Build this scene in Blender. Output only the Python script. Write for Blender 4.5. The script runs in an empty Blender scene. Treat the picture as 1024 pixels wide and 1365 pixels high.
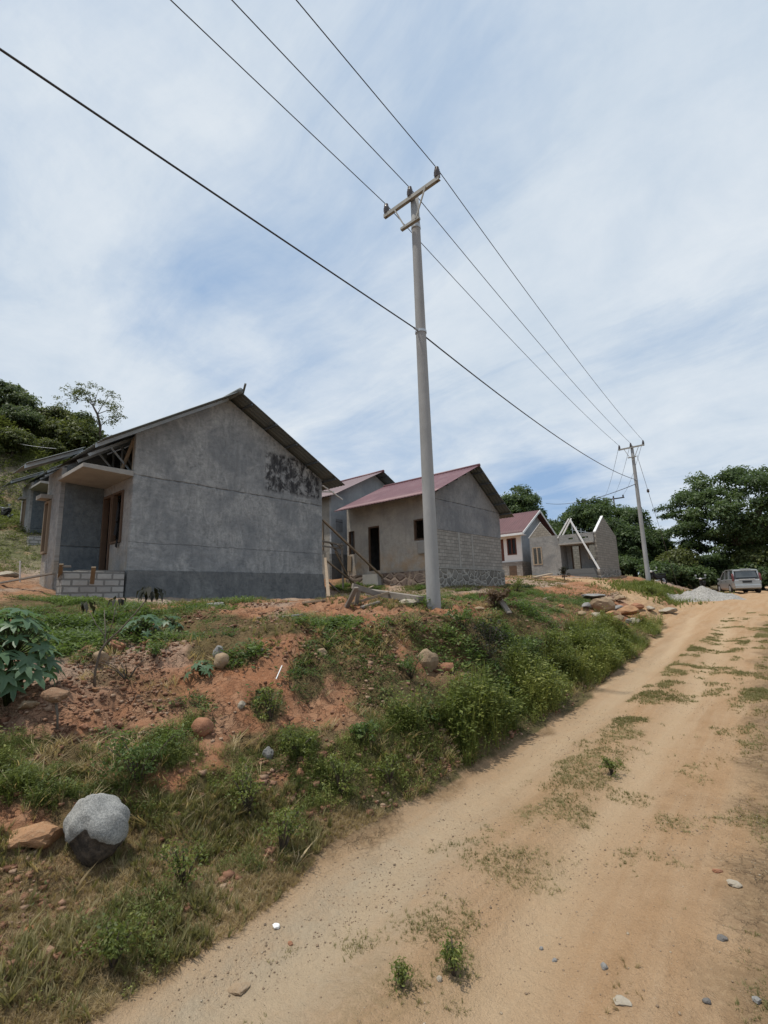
import bpy, bmesh, math, random
import numpy as np
from mathutils import Vector, Matrix
rnd = random.Random(7)
RNG = np.random.default_rng(11)
scene = bpy.context.scene
COL = scene.collection
PI = math.pi
# ------------------------------------------------------------------ world frame
# X runs across the lane (right), Y along the lane and the house gables, Z up.  The camera stands at x=y=0.
F, PITCH, ROLL, AZ, EYE = 640.0, math.radians(10.04), math.radians(1.76), math.radians(40.9), 2.0
def _turn(v):      # turn a vector given as (right, ahead, up) of the viewing direction into the world frame
    r, a, u = v
    return np.array([r*math.cos(AZ)-a*math.sin(AZ), r*math.sin(AZ)+a*math.cos(AZ), u])
_fw = np.array([0, math.cos(PITCH), math.sin(PITCH)]); _u0 = np.array([0, -math.sin(PITCH), math.cos(PITCH)]); _r0 = np.array([1., 0, 0])
FW = _turn(_fw); RR = _turn(math.cos(ROLL)*_r0-math.sin(ROLL)*_u0); UU = _turn(math.cos(ROLL)*_u0+math.sin(ROLL)*_r0)
CAM = np.array([0, 0, EYE])
def ray(px, py): return RR*(px-512)/F+UU*(682.5-py)/F+FW
def at(px, py, depth): return CAM+ray(px, py)*depth
def on_y(px, py, y):
    d = ray(px, py); return CAM+d*(y/d[1])
def on_x(px, py, x):
    d = ray(px, py); return CAM+d*(x/d[0])
def proj(P):
    v = np.asarray(P)-CAM; c = v@FW
    return 512+F*(v@RR)/c, 682.5-F*(v@UU)/c, c
cd = bpy.data.cameras.new('camera'); cam = bpy.data.objects.new('camera', cd); COL.objects.link(cam)
M = Matrix.Identity(4)
for i in range(3):
    M[i][0] = RR[i]; M[i][1] = UU[i]; M[i][2] = -FW[i]; M[i][3] = CAM[i]
cam.matrix_world = M
cd.sensor_fit = 'VERTICAL'; cd.sensor_height = 36; cd.lens = F/1365*36; cd.clip_start = .05; cd.clip_end = 3000
scene.camera = cam

# ------------------------------------------------------------------ object helpers
def tag(o, label=None, cat=None, group=None, kind=None):
    if label: o['label'] = label
    if cat: o['category'] = cat
    if group: o['group'] = group
    if kind: o['kind'] = kind
    return o
def empty(name, loc, label, cat, group=None):
    o = bpy.data.objects.new(name, None); COL.objects.link(o); o.location = loc; o.empty_display_size = .2
    return tag(o, label, cat, group)
def base_of(parent):
    b = Vector((0, 0, 0))
    while parent is not None:
        b = b+parent.location; parent = parent.parent
    return b
def link_mesh(name, me, mat, parent=None, loc=None):
    o = bpy.data.objects.new(name, me); COL.objects.link(o)
    if mat is not None: me.materials.append(mat)
    if parent is not None: o.parent = parent
    if loc is not None: o.location = loc
    return o
class MB:
    """collects simple shapes given in world coordinates; build() links them as one mesh object"""
    def __init__(s): s.v = []; s.f = []
    def add(s, vs, fs):
        n = len(s.v); s.v += [tuple(map(float, v)) for v in vs]; s.f += [tuple(i+n for i in f) for f in fs]; return s
    def box(s, x0, x1, y0, y1, z0, z1):
        x0, x1 = sorted((x0, x1)); y0, y1 = sorted((y0, y1)); z0, z1 = sorted((z0, z1))
        return s.add([(x0,y0,z0),(x1,y0,z0),(x1,y1,z0),(x0,y1,z0),(x0,y0,z1),(x1,y0,z1),(x1,y1,z1),(x0,y1,z1)],
                     [(0,3,2,1),(4,5,6,7),(0,1,5,4),(1,2,6,5),(2,3,7,6),(3,0,4,7)])
    def beam(s, p, q, w, h, up=(0,0,1)):
        p = Vector(p); q = Vector(q); d = (q-p).normalized(); up = Vector(up)
        if abs(d.dot(up)) > .98: up = Vector((0,1,0))
        a = d.cross(up).normalized(); b = a.cross(d).normalized()
        vs = []
        for c in (p, q):
            for i, j in ((-1,-1),(1,-1),(1,1),(-1,1)): vs.append(c+a*(i*w/2)+b*(j*h/2))
        return s.add(vs, [(0,1,2,3),(7,6,5,4),(0,4,5,1),(1,5,6,2),(2,6,7,3),(3,7,4,0)])
    def prism(s, poly, axis, d0, d1):
        """poly: (u, z) points; axis 'x' -> u is y, extruded along x; 'y' -> u is x, extruded along y"""
        n = len(poly)
        mk = (lambda u, z, d: (d, u, z)) if axis == 'x' else (lambda u, z, d: (u, d, z))
        vs = [mk(u, z, d0) for u, z in poly]+[mk(u, z, d1) for u, z in poly]
        return s.add(vs, [tuple(range(n)), tuple(range(2*n-1, n-1, -1))]+[(i, i+n, (i+1) % n+n, (i+1) % n) for i in range(n)])
    def wall(s, axis, d0, d1, us, zs, hole):
        """a wall of thickness d0..d1 cut into cells us x zs; hole(i, j) leaves a cell open"""
        mk = (lambda u, z, d: (d, u, z)) if axis == 'x' else (lambda u, z, d: (u, d, z))
        nu, nz = len(us)-1, len(zs)-1
        solid = lambda i, j: 0 <= i < nu and 0 <= j < nz and not hole(i, j)
        for i in range(nu):
            for j in range(nz):
                if not solid(i, j): continue
                a, b, c, d = us[i], us[i+1], zs[j], zs[j+1]
                s.add([mk(a,c,d0),mk(b,c,d0),mk(b,d,d0),mk(a,d,d0)], [(0,1,2,3)])
                s.add([mk(a,c,d1),mk(b,c,d1),mk(b,d,d1),mk(a,d,d1)], [(3,2,1,0)])
                if not solid(i-1, j): s.add([mk(a,c,d0),mk(a,d,d0),mk(a,d,d1),mk(a,c,d1)], [(0,1,2,3)])
                if not solid(i+1, j): s.add([mk(b,c,d0),mk(b,c,d1),mk(b,d,d1),mk(b,d,d0)], [(0,1,2,3)])
                if not solid(i, j-1): s.add([mk(a,c,d0),mk(a,c,d1),mk(b,c,d1),mk(b,c,d0)], [(0,1,2,3)])
                if not solid(i, j+1): s.add([mk(a,d,d0),mk(b,d,d0),mk(b,d,d1),mk(a,d,d1)], [(0,1,2,3)])
        return s
    def tube(s, pts, rad, n=8, cap=True):
        pts = [Vector(p) for p in pts]
        if not hasattr(rad, '__len__'): rad = [rad]*len(pts)
        k = len(s.v); prev = None; fs = []
        for i, p in enumerate(pts):
            d = (pts[min(i+1, len(pts)-1)]-pts[max(i-1, 0)]).normalized()
            if prev is None:
                a = d.orthogonal().normalized()
            else:
                a = (prev-d*prev.dot(d)).normalized()
            prev = a; b = d.cross(a)
            for j in range(n):
                t = 2*PI*j/n; v = p+(a*math.cos(t)+b*math.sin(t))*rad[i]; s.v.append(tuple(v))
            if i:
                for j in range(n):
                    fs.append((k+(i-1)*n+j, k+(i-1)*n+(j+1) % n, k+i*n+(j+1) % n, k+i*n+j))
        if cap:
            fs.append(tuple(k+j for j in range(n-1, -1, -1))); fs.append(tuple(k+(len(pts)-1)*n+j for j in range(n)))
        s.f += fs; return s
    def lathe(s, c, prof, n=12):
        """prof: (radius, z) pairs going up"""
        k = len(s.v)
        for r, z in prof:
            for j in range(n):
                t = 2*PI*j/n; s.v.append((c[0]+r*math.cos(t), c[1]+r*math.sin(t), c[2]+z))
        for i in range(len(prof)-1):
            for j in range(n):
                s.f.append((k+i*n+j, k+i*n+(j+1) % n, k+(i+1)*n+(j+1) % n, k+(i+1)*n+j))
        s.f.append(tuple(k+j for j in range(n-1, -1, -1))); s.f.append(tuple(k+(len(prof)-1)*n+j for j in range(n)))
        return s
    def build(s, name, mat, parent=None, smooth=False, bevel=0, loc=None):
        b = base_of(parent) if loc is None else Vector(loc)
        me = bpy.data.meshes.new(name)
        me.from_pydata([(v[0]-b.x, v[1]-b.y, v[2]-b.z) for v in s.v], [], s.f)
        bm = bmesh.new(); bm.from_mesh(me)
        bmesh.ops.remove_doubles(bm, verts=bm.verts, dist=1e-5)
        bmesh.ops.recalc_face_normals(bm, faces=bm.faces)
        bm.to_mesh(me); bm.free()
        if smooth: me.shade_smooth()
        o = link_mesh(name, me, mat, parent, None if loc is None else loc)
        if bevel:
            m = o.modifiers.new('bevel', 'BEVEL'); m.width = bevel; m.segments = 2; m.limit_method = 'ANGLE'
        return o
def np_mesh(name, V, Q, mat, tint=None, parent=None, loc=(0,0,0), smooth=False, normals=None):
    """mesh from numpy arrays: V (n,3) world coords, Q (m,4) quads"""
    b = np.array(base_of(parent)) if parent is not None else np.array(loc, float)
    me = bpy.data.meshes.new(name)
    V = np.ascontiguousarray(V-b, dtype=np.float32); Q = np.ascontiguousarray(Q, dtype=np.int32)
    k = Q.shape[1]
    me.vertices.add(len(V)); me.vertices.foreach_set('co', V.ravel())
    me.loops.add(Q.size); me.loops.foreach_set('vertex_index', Q.ravel())
    me.polygons.add(len(Q)); me.polygons.foreach_set('loop_start', np.arange(0, Q.size, k, dtype=np.int32))
    me.update(calc_edges=True)
    if tint is not None:
        a = me.attributes.new('tint', 'FLOAT', 'POINT'); a.data.foreach_set('value', np.ascontiguousarray(tint, dtype=np.float32))
    if smooth: me.shade_smooth()
    if normals is not None: me.normals_split_custom_set_from_vertices(normals)
    return link_mesh(name, me, mat, parent, None if parent is not None else tuple(b))

# ------------------------------------------------------------------ material helpers
class NT:
    def __init__(s, name):
        s.m = bpy.data.materials.new(name); s.m.use_nodes = True; s.t = s.m.node_tree; s.t.nodes.clear()
        s.out = s.n('ShaderNodeOutputMaterial'); s._obj = None
    def n(s, ty, **kw):
        x = s.t.nodes.new(ty)
        for k, v in kw.items(): setattr(x, k, v)
        return x
    def l(s, a, b): s.t.links.new(a, b)
    def val(s, sock, v):
        if isinstance(v, bpy.types.NodeSocket): s.l(v, sock)
        else:
            if hasattr(sock.default_value, '__len__') and hasattr(v, '__len__') and len(sock.default_value) == 4 and len(v) == 3: v = (*v, 1)
            sock.default_value = v
    @property
    def obj(s):
        if s._obj is None: s._obj = s.n('ShaderNodeTexCoord').outputs['Object']
        return s._obj
    def map(s, vec=None, scale=(1,1,1), loc=(0,0,0), rot=(0,0,0)):
        x = s.n('ShaderNodeMapping'); s.l(vec or s.obj, x.inputs[0])
        x.inputs['Scale'].default_value = scale; x.inputs['Location'].default_value = loc; x.inputs['Rotation'].default_value = rot
        return x.outputs[0]
    def noise(s, scale, detail=5, rough=.6, vec=None, dist=0, col=False):
        x = s.n('ShaderNodeTexNoise'); s.l(vec or s.obj, x.inputs['Vector'])
        x.inputs['Scale'].default_value = scale; x.inputs['Detail'].default_value = detail; x.inputs['Roughness'].default_value = rough; x.inputs['Distortion'].default_value = dist
        return x.outputs['Color' if col else 'Fac']
    def voro(s, scale, vec=None, feature='F1', out='Distance', rand=1):
        x = s.n('ShaderNodeTexVoronoi', feature=feature); s.l(vec or s.obj, x.inputs['Vector']); x.inputs['Scale'].default_value = scale; x.inputs['Randomness'].default_value = rand
        return x.outputs[out]
    def ramp(s, fac, stops, interp='LINEAR'):
        x = s.n('ShaderNodeValToRGB'); e = x.color_ramp.elements; x.color_ramp.interpolation = interp
        while len(e) < len(stops): e.new(.5)
        for i, (p, c) in enumerate(stops):
            e[i].position = p; e[i].color = (c, c, c, 1) if not hasattr(c, '__len__') else (*c, 1)
        s.l(fac, x.inputs[0]); return x.outputs[0]
    def mix(s, fac, a, b, mode='MIX'):
        x = s.n('ShaderNodeMix', data_type='RGBA', blend_type=mode)
        s.val(x.inputs[0], fac); s.val(x.inputs[6], a); s.val(x.inputs[7], b); return x.outputs[2]
    def math(s, op, a, b=0, clamp=False):
        x = s.n('ShaderNodeMath', operation=op, use_clamp=clamp); s.val(x.inputs[0], a); s.val(x.inputs[1], b); return x.outputs[0]
    def sep(s, vec=None):
        x = s.n('ShaderNodeSeparateXYZ'); s.l(vec or s.obj, x.inputs[0]); return x.outputs
    def comb(s, a, b, c=0):
        x = s.n('ShaderNodeCombineXYZ'); s.val(x.inputs[0], a); s.val(x.inputs[1], b); s.val(x.inputs[2], c); return x.outputs[0]
    def attr(s, name):
        x = s.n('ShaderNodeAttribute', attribute_name=name); return x.outputs['Fac']
    def band(s, x, lo, hi, soft):
        """1 between lo and hi with soft edges"""
        a = s.math('DIVIDE', s.math('SUBTRACT', x, lo), soft, True); b = s.math('DIVIDE', s.math('SUBTRACT', hi, x), soft, True)
        return s.math('MULTIPLY', a, b)
    def done(s, col, rough=.9, metal=0, bump=None, bstr=.5, bdist=.02, spec=.3, trans=None):
        p = s.n('ShaderNodeBsdfPrincipled'); s.val(p.inputs['Base Color'], col); s.val(p.inputs['Roughness'], rough); s.val(p.inputs['Metallic'], metal)
        p.inputs['Specular IOR Level'].default_value = spec
        if bump is not None:
            b = s.n('ShaderNodeBump'); b.inputs['Strength'].default_value = bstr; b.inputs['Distance'].default_value = bdist
            s.l(bump, b.inputs['Height']); s.l(b.outputs[0], p.inputs['Normal'])
        if trans is not None:
            t = s.n('ShaderNodeBsdfTranslucent'); s.val(t.inputs[0], trans)
            x = s.n('ShaderNodeMixShader'); x.inputs[0].default_value = .38; s.l(p.outputs[0], x.inputs[1]); s.l(t.outputs[0], x.inputs[2]); s.l(x.outputs[0], s.out.inputs[0])
        else: s.l(p.outputs[0], s.out.inputs[0])
        return s.m
def plain(name, c1, c2, scale=6, rough=.8, metal=0, bstr=.3, bdist=.01, stretch=(1,1,1), spec=.3):
    k = NT(name); v = k.map(scale=stretch); f = k.noise(scale, 6, .65, v); g = k.noise(scale*9, 3, .6, v)
    c = k.mix(k.ramp(f, [(.3, 0), (.72, 1)]), c1, c2)
    c = k.mix(k.math('MULTIPLY', g, .35), c, (c1[0]*.5, c1[1]*.5, c1[2]*.5))
    return k.done(c, rough, metal, k.math('ADD', f, k.math('MULTIPLY', g, .5)), bstr, bdist, spec)
def leaf_mat(name, lo, mid, hi, rough=.55):
    k = NT(name); t = k.attr('tint'); c = k.ramp(t, [(0, lo), (.5, mid), (1, hi)])
    tr = k.mix(.5, c, (min(1, mid[0]*2.2), min(1, mid[1]*2.2), mid[2]*1.2))
    return k.done(c, rough, spec=.35, trans=tr)
def plaster(name, c1, c2, axis, dark=None, line=None, stain=None, warm=None, streak=1.0):
    """trowelled cement plaster; axis is the direction the wall runs in ('x' or 'y')"""
    k = NT(name); X = k.sep(); u = X['X' if axis == 'x' else 'Y']; z = X['Z']; v = k.comb(u, z)
    big = k.noise(.7, 4, .6, v, .6); mid = k.noise(2.6, 6, .7, v, 1.2)
    sw = k.math('ADD', k.math('MULTIPLY', k.noise(3.4, 7, .72, k.map(v, (1.0, .45, 1), rot=(0, 0, .3)), 1.5), .6), k.math('MULTIPLY', k.noise(9, 5, .7, k.map(v, (.5, 1, 1), rot=(0, 0, -.5)), 1.0), .4)); fine = k.noise(45, 3, .6, v)
    c = k.mix(k.ramp(mid, [(.28, 0), (.74, 1)]), c1, c2)
    c = k.mix(k.math('MULTIPLY', k.ramp(sw, [(.50, 0), (.62, 1)]), .60*streak), c, (c2[0]*1.3, c2[1]*1.3, c2[2]*1.3))
    c = k.mix(k.math('MULTIPLY', k.ramp(sw, [(.38, 1), (.48, 0)]), .60*streak), c, (c1[0]*.55, c1[1]*.57, c1[2]*.6))
    c = k.mix(k.math('MULTIPLY', k.ramp(big, [(.38, 1), (.58, 0)]), .55), c, (c1[0]*.62, c1[1]*.66, c1[2]*.72))
    runs = k.noise(3.5, 4, .6, k.map(v, (1, .09, 1)), .2)
    c = k.mix(k.math('MULTIPLY', k.ramp(runs, [(.55, 0), (.7, 1)]), .25), c, (c1[0]*.6, c1[1]*.6, c1[2]*.6))
    if warm:     # mud splashed up from the ground: (z0, z1, colour)
        w = k.math('MULTIPLY', k.math('DIVIDE', k.math('SUBTRACT', k.math('ADD', warm[1], k.math('MULTIPLY', mid, .9)), z), warm[1]-warm[0], True), k.ramp(k.noise(1.3, 4, .6, v), [(.4, 0), (.65, 1)]))
        c = k.mix(k.math('MULTIPLY', w, .6), c, warm[2])
    h = k.math('ADD', k.math('MULTIPLY', sw, .8), k.math('ADD', k.math('MULTIPLY', mid, .8), k.math('MULTIPLY', fine, .3)))
    for (zz, amp, wd, sl) in (line or []):
        wob = k.math('ADD', k.math('MULTIPLY', k.math('SUBTRACT', k.noise(1.6, 5, .7, k.comb(u, 3.0)), .5), amp), k.math('ADD', zz, k.math('MULTIPLY', u, sl)))
        d = k.math('ABSOLUTE', k.math('SUBTRACT', z, wob)); ln = k.math('SUBTRACT', 1, k.math('DIVIDE', d, wd), True)
        ln = k.math('MULTIPLY', ln, k.ramp(k.noise(3, 4, .7, k.comb(u, 9.0)), [(.36, .1), (.6, 1)]))
        c = k.mix(k.math('MULTIPLY', ln, .75), c, (c1[0]*.35, c1[1]*.35, c1[2]*.36)); h = k.math('SUBTRACT', h, k.math('MULTIPLY', ln, 1.5))
        step = k.math('MULTIPLY', k.math('GREATER_THAN', z, wob), .0)
    for (u0, u1, z0, z1) in (stain or []):   # bare patch mottled black
        e = k.math('MULTIPLY', k.math('SUBTRACT', k.noise(4, 4, .7, v), .5), .25)
        zi = k.math('ADD', z, k.math('MULTIPLY', u, 0)); m = k.math('MULTIPLY', k.band(k.math('ADD', u, e), u0, u1, .10), k.band(k.math('ADD', zi, e), z0, z1, .16))
        bl = k.ramp(k.noise(2.2, 7, .72, k.map(v, (1.5, 1, 1)), .4), [(.40, 0), (.53, 1)]); bl = k.math('MULTIPLY', bl, k.ramp(k.noise(5, 5, .7, k.map(v, (1.6, .25, 1)), .3), [(.25, .55), (.5, 1)]))
        c = k.mix(k.math('MULTIPLY', m, .30), c, (c2[0]*1.1, c2[1]*1.1, c2[2]*1.12)); c = k.mix(k.math('MULTIPLY', k.math('MULTIPLY', m, bl), .93), c, (.022, .022, .025))
    if dark: c = k.mix(dark, c, (.05, .055, .065))
    return k.done(c, .92, bump=h, bstr=.75, bdist=.05, spec=.2)
def blocks(name, axis, c1=(.37,.345,.31), c2=(.27,.25,.225), mortar=(.17,.16,.145), bw=.34, bh=.155, ms=.012):
    k = NT(name); X = k.sep(); u = X['X' if axis == 'x' else 'Y']; z = X['Z']
    jx = k.math('MULTIPLY', k.math('SUBTRACT', k.noise(5, 3, .6), .5), .05); v = k.comb(k.math('ADD', u, jx), k.math('ADD', z, k.math('MULTIPLY', jx, .7)))
    b = k.n('ShaderNodeTexBrick'); k.l(v, b.inputs['Vector'])
    for n_, val in (('Scale', 1), ('Mortar Size', ms), ('Mortar Smooth', .4), ('Bias', 0), ('Brick Width', bw), ('Row Height', bh)): b.inputs[n_].default_value = val
    b.inputs['Color1'].default_value = (*c1, 1); b.inputs['Color2'].default_value = (*c2, 1); b.inputs['Mortar'].default_value = (*mortar, 1)
    n1 = k.noise(3, 6, .7); n2 = k.noise(40, 3, .6)
    c = k.mix(k.math('MULTIPLY', k.ramp(n1, [(.35, 0), (.7, 1)]), .5), b.outputs['Color'], (c2[0]*.6, c2[1]*.6, c2[2]*.6))
    h = k.math('ADD', k.math('MULTIPLY', k.math('SUBTRACT', 1, b.outputs['Fac']), .8), k.math('MULTIPLY', k.math('ADD', n1, n2), .3))
    return k.done(c, .95, bump=h, bstr=.7, bdist=.02, spec=.15)
def rubble(name, axis, c1=(.25,.235,.21), c2=(.14,.13,.115), mortar=(.36,.34,.305), scale=2.9):
    k = NT(name); X = k.sep(); u = X['X' if axis == 'x' else 'Y']; v = k.comb(u, k.math('MULTIPLY', X['Z'], 1.25), 0)
    v2 = k.mix(.12, v, k.noise(3, 3, .6, v, col=True))
    d = k.voro(scale, v2, 'DISTANCE_TO_EDGE'); cell = k.voro(scale, v2, 'F1', 'Color')
    cc = k.mix(k.sep(cell)['X'], c1, c2); cc = k.mix(k.math('MULTIPLY', k.noise(9, 5, .7), .5), cc, c2)
    e = k.ramp(d, [(.03, 1), (.07, 0)]); c = k.mix(e, cc, mortar)
    h = k.math('ADD', k.ramp(d, [(.02, 0), (.2, 1)]), k.math('MULTIPLY', k.noise(30, 4, .6), .25))
    return k.done(c, .95, bump=h, bstr=.8, bdist=.05, spec=.15)
def metal_roof(name, c1, c2, rough=.5, metal=.2, rust=0):
    k = NT(name); n = k.noise(1.2, 5, .6, k.map(scale=(1, .25, 1))); n2 = k.noise(14, 4, .7)
    c = k.mix(k.ramp(n, [(.3, 0), (.7, 1)]), c1, c2); c = k.mix(k.math('MULTIPLY', n2, .3), c, (c1[0]*.5, c1[1]*.5, c1[2]*.5))
    if rust: c = k.mix(k.math('MULTIPLY', k.ramp(k.noise(.9, 5, .7), [(.5, 0), (.75, 1)]), rust), c, (.42, .30, .30))
    return k.done(c, rough, metal, n2, .1, .005, .4)
MAT = {}
MAT['wood'] = plain('weathered_timber', (.30,.23,.16), (.20,.15,.105), 3, .85, stretch=(1,1,.2))
MAT['wood_pale'] = plain('pale_timber', (.42,.34,.25), (.30,.235,.17), 3, .85)
MAT['wood_grey'] = plain('grey_timber', (.27,.235,.20), (.17,.15,.13), 4, .9)
MAT['frame'] = plain('brown_frame_timber', (.135,.085,.055), (.085,.055,.038), 4, .7)
MAT['frame_red'] = plain('red_brown_frame', (.16,.055,.035), (.10,.035,.025), 4, .55)
MAT['steel'] = plain('galvanised_steel', (.50,.53,.56), (.36,.385,.41), 5, .45, .5, .1)
MAT['barge'] = plain('bluish_steel_channel', (.50,.57,.63), (.36,.42,.48), 3, .5, .15, .1)
MAT['batten'] = plain('dull_steel_batten', (.12,.135,.145), (.08,.09,.10), 3, .6, .2, .1)
MAT['slab'] = plain('cast_concrete', (.38,.365,.335), (.27,.255,.235), 2.2, .9)
MAT['pole'] = plain('spun_concrete', (.39,.392,.39), (.235,.236,.235), 2.0, .85, stretch=(1,1,.35))
MAT['arm'] = plain('grey_painted_steel', (.36,.35,.32), (.24,.235,.215), 6, .6, .2)
MAT['porc'] = plain('brown_porcelain', (.045,.032,.028), (.075,.05,.04), 8, .25, 0, .05, spec=.6)
MAT['wire'] = plain('weathered_conductor', (.06,.06,.065), (.04,.04,.045), 9, .5, .3, 0)
MAT['wire_thin'] = plain('thin_grey_wire', (.16,.17,.18), (.11,.12,.125), 9, .5, .2, 0)
MAT['white'] = plain('white_render', (.88,.87,.85), (.80,.79,.77), 2, .8)
MAT['white_trim'] = plain('white_painted_trim', (.80,.80,.79), (.70,.70,.69), 3, .6)
MAT['dark'] = plain('dark_cloth', (.012,.012,.014), (.02,.02,.022), 4, .9)
MAT['glass'] = plain('dark_window_glass', (.02,.022,.024), (.035,.037,.04), 2, .08, 0, 0, spec=.7)
MAT['bark'] = plain('grey_brown_bark', (.13,.105,.08), (.075,.06,.047), 7, .95, bstr=.8, bdist=.03, stretch=(1,1,.3))
MAT['bark_pale'] = plain('pale_bark', (.20,.17,.14), (.12,.10,.08), 7, .95, bstr=.6, bdist=.02, stretch=(1,1,.3))
# ------------------------------------------------------------------ terrain
def _hash(ix, iy, seed):
    h = (ix.astype(np.int64)*374761393+iy.astype(np.int64)*668265263+seed*974634777) & 0x7fffffff
    h = ((h ^ (h >> 13))*1274126177) & 0x7fffffff
    return ((h ^ (h >> 16)) & 0xffff)/65535.0
def vnoise(x, y, seed=0):
    x = np.asarray(x, float); y = np.asarray(y, float)
    ix = np.floor(x); iy = np.floor(y); fx = x-ix; fy = y-iy
    ix = ix.astype(np.int64); iy = iy.astype(np.int64)
    u = fx*fx*fx*(fx*(fx*6-15)+10); v = fy*fy*fy*(fy*(fy*6-15)+10)
    a = _hash(ix, iy, seed); b = _hash(ix+1, iy, seed); c = _hash(ix, iy+1, seed); d = _hash(ix+1, iy+1, seed)
    return (a*(1-u)+b*u)*(1-v)+(c*(1-u)+d*u)*v-.5
def fbm(x, y, oct=4, seed=0, gain=.5):
    s = 0; a = 1; f = 1
    for i in range(oct):
        s = s+a*vnoise(np.asarray(x)*f+i*17.3, np.asarray(y)*f-i*9.1, seed+i*31); a *= gain; f *= 2.03
    return s
def sstep(x, a, b):
    u = np.clip((x-a)/(b-a), 0, 1); return u*u*(3-2*u)
# plateau above the bank: (y, x, z)
PL = np.array([(-12,-7.5,1.1),(-5,-7.2,1.3),(2,-6.8,1.42),(4,-6.3,1.58),(5.5,-5.4,1.70),(7.3,-4.9,1.78),(7.34,-5.22,1.84),(10,-5.2,1.70),(14,-5.6,1.45),(18,-6,1.42),
    (22,-7,1.68),(28,-6.8,2.1),(31.5,-7,2.3),(31,-9.5,2.55),(34,-13,2.95),(40,-9,2.4),(5.8,-15.6,2.26),(14,-15.6,2.05),(9,-11,1.98),(17.2,-11.8,2.36),(23.2,-11.8,2.42),(17.1,-15.5,2.6),
    (20,-9,1.95),(26,-11,2.45),(38,-11.6,2.95),(43.3,-11.6,3.2),(37.8,-17,3.35),(39,-19,3.45),(17,-18.8,2.95),(4.6,-18,2.55),(4.6,-21,3.0),(0,-15,2.25),(7.6,-33.5,5.55),(3,-26,3.7),(12,-26,3.6),
    (25,-30,5),(50,-8,2.0),(50,-20,3.9),(50,-38,6),(-12,-20,2.4),(-12,-38,6),(38,-33,5.5)])
def _tps(r2): return np.where(r2 > 1e-9, .5*r2*np.log(np.maximum(r2, 1e-9)), 0)
_n = len(PL); _d2 = (PL[:, None, 0]-PL[None, :, 0])**2+(PL[:, None, 1]-PL[None, :, 1])**2
_A = np.zeros((_n+3, _n+3)); _A[:_n, :_n] = _tps(_d2)+np.eye(_n)*.3; _A[:_n, _n] = 1; _A[:_n, _n+1:] = PL[:, :2]; _A[_n:, :_n] = _A[:_n, _n:].T
_W = np.linalg.solve(_A, np.concatenate([PL[:, 2], np.zeros(3)]))
def plateau(y, x):
    y = np.clip(y, -14, 52); x = np.clip(x, -40, -4)
    z = _W[_n]+_W[_n+1]*y+_W[_n+2]*x
    for i in range(_n): z = z+_W[i]*_tps((y-PL[i, 0])**2+(x-PL[i, 1])**2)
    return z
_ys = [-12,2,4,5.5,7.3,10,14,18,22,28,31.5,40,60]
_xe = [-2.7,-2.85,-3.1,-3.15,-3.2,-3.3,-3.45,-3.8,-4.5,-5.2,-5.2,-5,-5]       # edge of the lane
_xm = [-4.3,-4.3,-3.9,-3.75,-3.8,-4.0,-4.1,-4.5,-5.4,-5.9,-6.0,-7,-8]         # foot of the bank
_zm = [.5,.55,.50,.5,.5,.6,.68,.86,1.15,1.75,1.9,1.8,1.7]
_xc = [-7.2,-6.8,-6.3,-5.4,-4.9,-5.2,-5.6,-6,-7,-6.8,-7,-9,-10]               # crest of the bank
_zr = ([-20,0,5,8,13,19,24,29,37,60,200],[0,0,.02,.08,.30,.62,.95,1.3,1.5,1.6,2.2])
def lane_edges(y):
    return np.interp(y, _ys, _xe), np.interp(y, [-12,0,5,10,15,20,26,30,60], [-.6,-.85,-1.08,-1.2,-1.42,-1.6,-1.3,-.8,-.5])
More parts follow.
